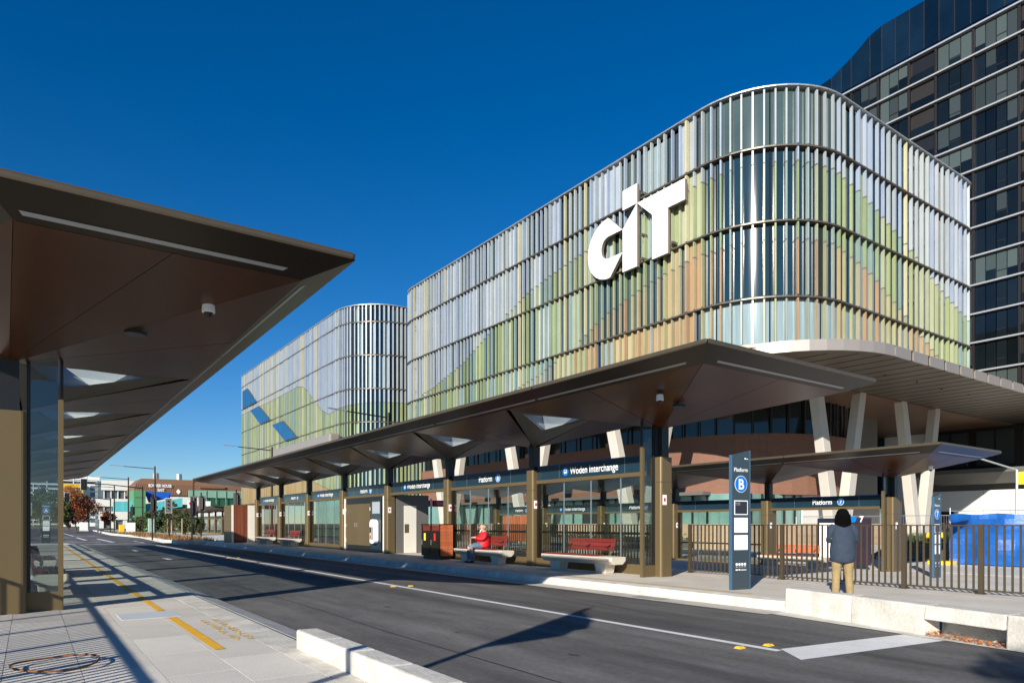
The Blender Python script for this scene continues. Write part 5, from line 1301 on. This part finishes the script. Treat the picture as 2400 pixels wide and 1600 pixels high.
# ---- seated man with a cane (local: +y forward)
mn = thing('person', 'bald person in bright red jacket and jeans sitting with a cane', 'person', (13.10, 20.25, 0))
V = [(0, 0, .57, .14), (0, -.02, .74, .15), (0, -.01, .92, .15), (0, .01, 1.04, .11), (0, .03, 1.10, .056), (0, .045, 1.16, .075), (0, .05, 1.225, .095), (0, .03, 1.29, .065)]
E_ = [(0, 1), (1, 2), (2, 3), (3, 4), (4, 5), (5, 6), (6, 7)]
for s in (-1, 1):
    i = len(V); V += [(s * .11, .10, .57, .09), (s * .16, .46, .56, .068), (s * .14, .44, .10, .045), (s * .15, .58, .04, .038)]; E_ += [(0, i), (i, i + 1), (i + 1, i + 2), (i + 2, i + 3)]
for s in (-1, 1):
    i = len(V); V += [(s * .18, .0, 1.02, .06), (s * .27, .06, .80, .048), (s * .08, .34, .86, .032)]; E_ += [(3, i), (i, i + 1), (i + 1, i + 2)]
    hand(V, E_, i + 2, (-s * .55, .75, -.15), (0, .1, 1), s)
skinned('body', M['skin'], mn, V, E_)
hd = lambda p: L2W(mn, p)
MB().ell(hd((.015, .148, 1.205)), .016, .026, .024).build('nose', M['skin'], mn, smooth=True)
for s in (-1, 1):
    MB().ell(hd((s * .036 + .012, .135, 1.235)), .014, .01, .009).build('eye', M['shoe'], mn, smooth=True); MB().ell(hd((s * .092, .045, 1.205)), .014, .024, .034).build('ear', M['skin'], mn, smooth=True)
    MB().tube([hd((s * .036 + .012 + .024 * math.cos(2 * math.pi * k / 12), .148, 1.235 + .02 * math.sin(2 * math.pi * k / 12))) for k in range(13)], .003, seg=4).build('spectacle_rim', M['black'], mn)
MB().box(*[v for p in zip(hd((-.02, .125, 1.165)), hd((.045, .14, 1.173))) for v in p]).build('mouth', mat('lip', (.35, .12, .1), .5), mn)
loft_local('hair', mn, [ring_e((0, .01, 1.13), .080, .07, 14), ring_e((0, -.008, 1.18), .100, .085, 14), ring_e((0, -.012, 1.24), .100, .088, 14), ring_e((0, -.012, 1.26), .092, .080, 14)], M['hairg'])
loft_local('jacket', mn, [ring_e((0, .02, .50), .235, .235, 20), ring_e((0, .02, .53), .245, .245, 20), ring_e((0, .0, .66), .248, .225, 20), ring_e((0, -.01, .80), .245, .205, 20), ring_e((0, 0, .93), .235, .175, 20), ring_e((0, .0, 1.03), .19, .13, 20), ring_e((0, .015, 1.09), .10, .085, 20), ring_e((0, .02, 1.12), .085, .08, 20)], M['redj'])
for s in (-1, 1):
    soft(MB().tube([hd(p) for p in ((s * .15, 0, 1.04), (s * .215, .01, .96), (s * .265, .04, .86), (s * .275, .08, .78), (s * .20, .22, .82), (s * .11, .31, .855))], [.075, .09, .085, .078, .066, .052], seg=12).build('sleeve', M['redj'], mn, smooth=True))
    soft(MB().tube([hd(p) for p in ((s * .09, -.04, .565), (s * .12, .18, .575), (s * .155, .38, .575), (s * .160, .475, .53), (s * .148, .475, .40), (s * .14, .455, .22), (s * .14, .44, .09))], [.115, .112, .095, .085, .078, .070, .066], seg=12).build('trouser_leg', M['jeans'], mn, smooth=True))
    loft_local('shoe', mn, [ring_e((s * .145, .50, .0), .052, .14, 14), ring_e((s * .145, .50, .045), .052, .14, 14), ring_e((s * .14, .45, .10), .045, .06, 14)], M['shoe'])
loft_local('shirt_collar', mn, [ring_e((0, .10, .98), .045, .06, 12), ring_e((0, .06, 1.10), .07, .06, 12), ring_e((0, .04, 1.135), .062, .06, 12)], M['offwhite'])
MB().tube([hd(p) for p in ((.115, .325, .845), (.095, .335, .848))], [.036, .036], seg=12).build('watch', M['black'], mn)
mn.rotation_euler = (0, 0, R(72)); mn.scale = (1.07, 1.07, 1.04)
cn = thing('walking_cane', 'wooden walking cane held by the seated man', 'cane', (12.60, 20.42, 0))
cm = mat('cane_wood', (.45, .25, .10), .45); MB().tube([(12.60, 20.42, 0), (12.66, 20.39, .86)], .011, seg=8).build('shaft', cm, cn); MB().tube([(12.66, 20.32, .86), (12.665, 20.39, .875), (12.67, 20.47, .865)], .016, seg=8).build('grip', M['black'], cn)

# ================================================================== TREES AND HEDGES
def leaves(b, rng, c, r, n, size, mats):
    for k in range(n):
        d = Vector((rng.gauss(0, 1), rng.gauss(0, 1), rng.gauss(0, 1))).normalized() * (rng.random() ** .4)
        p = Vector(c) + Vector((d.x * r[0], d.y * r[1], d.z * r[2])); s = size * rng.uniform(.6, 1.4)
        v1 = Vector((rng.gauss(0, 1), rng.gauss(0, 1), rng.gauss(0, .7))).normalized() * s; v2 = v1.cross(Vector((rng.gauss(0, 1), rng.gauss(0, 1), rng.gauss(0, 1)))).normalized() * s * .6
        b.face([(p - v1)[:], (p + v2)[:], (p + v1)[:], (p - v2)[:]], rng.choice(mats))
def tree(name, label, x, y, zb, h, rad, trunk, mats, clumps, per, size, seed, group=None, squash=.8, low=.35):
    rng = random.Random(seed); t = thing(name, label, 'tree', (x, y, zb), group)
    tb_ = MB().tube([(x, y, zb), (x + rng.uniform(-.1, .1), y, zb + h * .3), (x + rng.uniform(-.2, .2), y, zb + h * .55), (x + rng.uniform(-.3, .3), y, zb + h * .85)], [trunk, trunk * .8, trunk * .5, trunk * .12], seg=9)
    cb = MB(); cz = zb + h * (low + (1 - low) / 2); hz = h * (1 - low) / 2
    for k in range(clumps):
        d = Vector((rng.gauss(0, 1), rng.gauss(0, 1), rng.gauss(0, 1))).normalized() * (rng.random() ** .45)
        c = Vector((x + d.x * rad * .8, y + d.y * rad * .8, cz + d.z * hz * .85)); k2 = rng.uniform(.55, 1.0)
        if k % 2 == 0: tb_.tube([(x, y, zb + h * rng.uniform(.25, .5)), tuple((Vector((x, y, cz - hz * .5)) + c) / 2), c[:]], [trunk * .3, trunk * .18, trunk * .05], seg=5)
        m = rng.choice(mats); leaves(cb, rng, c, (rad * .36 * k2, rad * .36 * k2, rad * .30 * k2), per, size, [m, m, rng.choice(mats)])
    tb_.build('trunk', M['bark'], t); cb.build('crown', None, t, kind='stuff')
    return t
tree('maple_tree', 'large red and orange autumn tree beyond the junction', 8.4, 178, -.3, 10.4, 5.4, .30, [M['lred'], M['lor'], M['lor'], M['lred'], M['lol']], 76, 190, .15, 1, low=.10)
tree('maple_tree', 'small orange autumn tree right of the large red one', 15.5, 185, -.3, 5.6, 2.2, .15, [M['lor'], M['lred']], 16, 110, .18, 2, low=.15)
gt = 'dark street trees beyond the left shelter'
tree('street_tree', 'dark olive street tree behind the totem A', 1.6, 140, -.1, 8.4, 3.4, .25, [M['lol'], M['ldk'], M['lgr']], 30, 130, .20, 3, gt, low=.15)
tree('street_tree', 'tall reddish olive street tree at the far left', -1.8, 128, -.1, 8.9, 3.0, .25, [M['lol'], M['ldk'], M['lol'], M['lred']], 28, 130, .20, 4, gt, low=.15)
tree('street_tree', 'dark green street tree left of the red tree', 5.4, 165, -.1, 7.0, 2.6, .2, [M['ldk'], M['lgr'], M['lol']], 24, 120, .20, 5, gt, low=.1)
tree('street_tree', 'purple leaved small tree beside the shelter post', 6.8, 172, -.1, 4.6, 1.8, .15, [M['ldk'], mat('purple_leaf', (.07, .02, .035), .7)], 16, 110, .18, 6, gt, low=.1)
for k, (x, y, h) in enumerate(((13.6, 88, 4.3), (12.6, 84, 3.9), (14.4, 92, 4.4), (13.9, 80, 3.6), (15.4, 97, 4.2), (12.2, 93, 4.0))):
    tree('sapling', ['young staked tree, nearest of the verge saplings', 'young staked tree on the verge before the hedge', 'young thin tree between the lamps', 'young staked tree by the traffic lights', 'young thin tree before the green tower', 'young thin tree at the verge kerb'][k], x, y, -.1, h, .8, .05, [M['lol'], M['ldk']], 9, 34, .10, 20 + k, 'saplings on the verge', low=.4)
for k, (x, y) in enumerate(((13.2, 88.3), (13.4, 80.2), (14.0, 92.3), (15.0, 97.3))):
    o = MB().tube([(x, y, -.1), (x, y, 1.9)], .05, seg=6).build('tree_stake', mat('stake_timber', (.5, .34, .2), .8)); tag(o, ['pale timber stake of the verge sapling, nearest the lamp', 'pale timber stake nearest the traffic lights', 'pale timber stake in the middle of the verge', 'pale timber stake farthest along the verge'][k], 'stake', 'tree stakes')
for k, (x, y, rx, h) in enumerate(((16.6, 126, 1.9, 3.5), (18.6, 124, 1.9, 3.9), (20.4, 121, 1.7, 3.4), (15.2, 131, 1.6, 3.1), (21.8, 118, 1.3, 2.7))):
    rng = random.Random(50 + k); t = thing('shrub', ['dense green hedge shrub under the green tower', 'dense hedge shrub behind the verge, tallest one', 'dense hedge shrub by the white bordered signal', 'rounded hedge shrub at the left of the row', 'low hedge shrub beside the far shelter'][k], 'shrub', (x, y, -.4), 'hedge shrubs along the verge')
    cb = MB()
    for q in range(30):
        d = Vector((rng.gauss(0, 1), rng.gauss(0, 1), rng.gauss(0, 1))).normalized() * rng.random() ** .4; m = rng.choice((M['lgr'], M['lol'], M['lgr'], M['ldk']))
        leaves(cb, rng, (x + d.x * rx * .85, y + d.y * 1.6, h * .45 + d.z * h * .45), (rx * .32, .6, h * .18), 90, .15, [m])
    cb.build('foliage', None, t, kind='stuff'); MB().tube([(x, y, -.4), (x, y, h * .5)], [.1, .05], seg=6).build('stem', M['bark'], t)
vgp = MB(); rng = random.Random(77)
for k in range(6000):
    y_ = rng.uniform(60, 108); x = rng.uniform(9.8, 12.7); h = rng.uniform(.12, .45); a = rng.uniform(0, 6.28)
    vgp.face([(x - .03 * math.cos(a), y_ - .03 * math.sin(a), -.06), (x + .03 * math.cos(a), y_ + .03 * math.sin(a), -.06), (x + rng.uniform(-.15, .15), y_ + rng.uniform(-.15, .15), -.06 + h)], rng.choice((M['lol'], M['dirt'], M['ldry'])))
o = vgp.build('ground_cover', None, kind='stuff'); o['label'] = 'dry ground cover plants on the road verge'; o['category'] = 'plants'

# ================================================================== FAR BUILDINGS
ap = thing('apartment_block', 'far white apartment block with rows of balconies', 'building', (20, 560, -1))
box('core', -28, 40, 556, 575, -1, 31.2, M['apg'], ap)
for k in range(11):
    z = .4 + k * 2.98; x0 = -28 if k < 10 else 6
    box('balcony_slab', x0, 40.4, 551.5, 556, z, z + .55, M['apw'], ap)
    if k < 10:
        box('balustrade', -28, 40.2, 551.6, 551.7, z + .55, z + 1.3, mat('balustrade_glass', (.30, .34, .36), .2, var=.3, scale=.3), ap)
        for q in range(9):
            if (q * 7 + k * 3) % 4 == 0: box('infill_wall', -26 + q * 7.4, -23.5 + q * 7.4, 555.4, 556, z + .5, z + 3.0, M['apw'], ap)
for q in range(10):
    x = -28 + q * 7.5; box('party_wall', x, x + .5, 551.8, 556, -1, 31.0 if x < 6 else 33.6, M['apw'], ap)
box('roof_box', 6, 40.4, 552, 575, 31.2, 33.8, M['apw'], ap)
yb = thing('apartment_block', 'yellow framed wing in front of the white apartments', 'building', (24, 500, -1))
box('wing_wall', 17, 29, 496, 520, -1, 24, M['apw'], yb); box('yellow_frame', 15.8, 27.2, 493, 496, 20, 25.5, M['ylw'], yb)
for k in range(3): box('window', 17.2 + k * 3.2, 19.6 + k * 3.2, 492.9, 493.1, 20.6, 23.2, M['apg'], yb)
box('side_wall', 28, 37, 497, 520, -1, 26, M['apw'], yb)
for k in range(6): box('window', 31, 33.5, 496.8, 497, 2 + k * 4, 4.6 + k * 4, M['apg'], yb)
of = thing('office_building', 'white office building with dark ribbon windows beyond the verge', 'building', (27, 263, -1))
box('core', 18.6, 34, 263.4, 275, -1, 15.4, M['apg'], of)
for z0, z1, x0 in ((12.4, 15.7, 19.6), (7.0, 9.6, 17.8), (2.6, 5.4, 18.8)): box('spandrel', x0, 34, 262.6, 263.4, z0, z1, M['render'], of, bevel=.05)
for k in range(7):
    for z0, z1 in ((9.6, 12.4), (5.4, 7.0)): box('mullion', 20.2 + k * 2.0, 20.45 + k * 2.0, 263.0, 263.4, z0, z1, M['render'], of)
for k in range(4): box('pier', 19 + k * 3.4, 20.2 + k * 3.4, 262.9, 263.4, -1, 2.6, M['render'], of)
bh = thing('brown_roof_building', 'building with brown ribbed roof lettered Bonner House East', 'building', (40, 230, -1))
MB().loft([[(25.0, 230, 10), (60, 230, 10), (60, 250, 10), (25.0, 250, 10)], [(26.0, 231, 13.2), (60, 231, 13.2), (60, 249, 13.2), (26, 249, 13.2)], [(27.6, 232.0, 14.9), (60, 232.0, 14.9), (60, 248, 14.9), (27.6, 248, 14.9)]]).build('ribbed_roof', M['brownr'], bh)
for k in range(60): MB().loft([[(25.2 + k * .58, 229.93, 10), (25.32 + k * .58, 229.93, 10), (25.32 + k * .58, 230.05, 10), (25.2 + k * .58, 230.05, 10)], [(26.1 + k * .565, 230.93, 13.2), (26.22 + k * .565, 230.93, 13.2), (26.22 + k * .565, 231.05, 13.2), (26.1 + k * .565, 231.05, 13.2)]]).build('roof_rib', M['brownr'], bh)
box('lower_wall', 26, 60, 230.6, 249, -1, 10, M['render'], bh)
text('lettering', 'BONNER HOUSE', 1.35, M['white'], (32.4, 230.15, 12.35), (1, 0, 0), (0, .3, .95), bh, sx=.62, bold=.02); text('lettering', 'EAST', 1.35, M['white'], (32.6, 229.85, 11.05), (1, 0, 0), (0, .3, .95), bh, sx=.62, bold=.02)
text('emblem', '\u2666', 1.6, M['white'], (37.4, 229.85, 10.6), (1, 0, 0), (0, .3, .95), bh)
box('roof_louvre', 43.5, 51, 230.2, 231, 12.4, 13.0, M['brownr'], bh)
for x in (32, 38.5): MB().tube([(x, 236, 14.6), (x, 236, 16.9)], [.95, .9], seg=14).build('roof_vent', M['galv'], bh)
gs = thing('shopping_centre', 'green and teal clad shopping centre under the brown roof', 'building', (30, 205, -1))
box('green_tower', 22.6, 25.4, 205, 215, -1, 10.2, M['greenb'], gs)
for k in range(3): box('tower_groove', 22.9, 25.1, 204.93, 205, 3 + k * 2.6, 3.12 + k * 2.6, M['dkgreen'], gs)
box('teal_band', 18.4, 22.6, 207, 212, 4.6, 7.2, M['tealb'], gs); box('teal_wall', 25.4, 36.2, 207, 214, 1, 6.6, M['dkgreen'], gs)
MB().hexa([(25.4, 206.5, 4.4), (34.6, 206.5, 6.0), (34.6, 207.0, 6.0), (25.4, 207.0, 4.4), (25.4, 206.5, 6.6), (34.6, 206.5, 8.4), (34.6, 207.0, 8.4), (25.4, 207.0, 6.6)]).build('teal_ramp', M['tealb'], gs)
MB().hexa([(26.6, 208, 7.4), (31.6, 208, 8.4), (31.6, 209, 8.4), (26.6, 209, 7.0), (25.5, 208, 10.1), (32.2, 208, 9.9), (32.2, 209, 9.9), (25.5, 209, 10.1)]).build('blue_awning', M['ob'], gs)
for k in range(4): box('teal_post', 26.9 + k * 1.7, 27.25 + k * 1.7, 206.4, 206.5, 1, 4.9, M['tealb'], gs)
for k in range(6): box('dark_opening', 27.2 + k * 1.5, 28.3 + k * 1.5, 206.85, 206.98, 2.0, 4.2, M['black'], gs)
box('green_screen', 36.2, 60, 206, 207, 8.6, 10.6, M['netg'], gs); box('dark_screen', 40.5, 51, 206.4, 207, 4, 8.6, M['dkgreen'], gs); box('car_deck', 51, 60, 206.4, 207, 5.6, 8.2, M['black'], gs); box('pale_screen', 51, 60, 205.9, 206, 8.2, 10.6, mat('pale_mesh', (.40, .55, .48), .6), gs)
for k in range(6): box('screen_post', 40.5 + k * 2.6, 40.65 + k * 2.6, 205.8, 205.9, 4, 10.6, M['netg'], gs)
ws = box('sign_panel', 35.6, 41.5, 204.8, 205.0, 4.6, 7.6, M['white'], gs); text('lettering', 'We', 2.9, M['red'], (36.0, 204.75, 5.1), (1, 0, 0), (0, 0, 1), ws, align='LEFT', bold=.04)
box('white_base', 36.2, 46, 205.2, 206, -1, 4.6, M['render'], gs)

# street tree behind the viewpoint; its shadow reaches the near right of the road
tree('street_tree', 'leafy street tree on the near left footpath behind the viewpoint', -6.3, -6.75, 0, 7.7, 1.7, .12, [M['lol'], M['lgr']], 22, 90, .11, 91, low=.62)

stain = mat('oil_stain', (0.058, 0.056, 0.054), 0.55, var=0.3, scale=6)
ro = random.Random(31)
for k in range(26):
    x = ro.choice((5.1, 5.3, 9.1, 9.3)) + ro.gauss(0, .25); y = ro.uniform(5.2, 26); r = ro.uniform(.02, .07)
    pts = [(x + r * ro.uniform(.6, 1.1) * math.cos(2 * math.pi * q / 9), y + r * 1.6 * ro.uniform(.6, 1.1) * math.sin(2 * math.pi * q / 9), -.1985) for q in range(9)]
    MB().face(pts).build('oil_stain', stain, road)
gr = box('gutter_grate', 10.5, 10.9, 9.6, 10.5, -.2, -.183, M['galv'], bpy.data.objects['gutter'])
for q in range(8): box('grate_slot', 10.53, 10.87, 9.66 + q * .105, 9.71 + q * .105, -.19, -.1815, M['black'], gr)
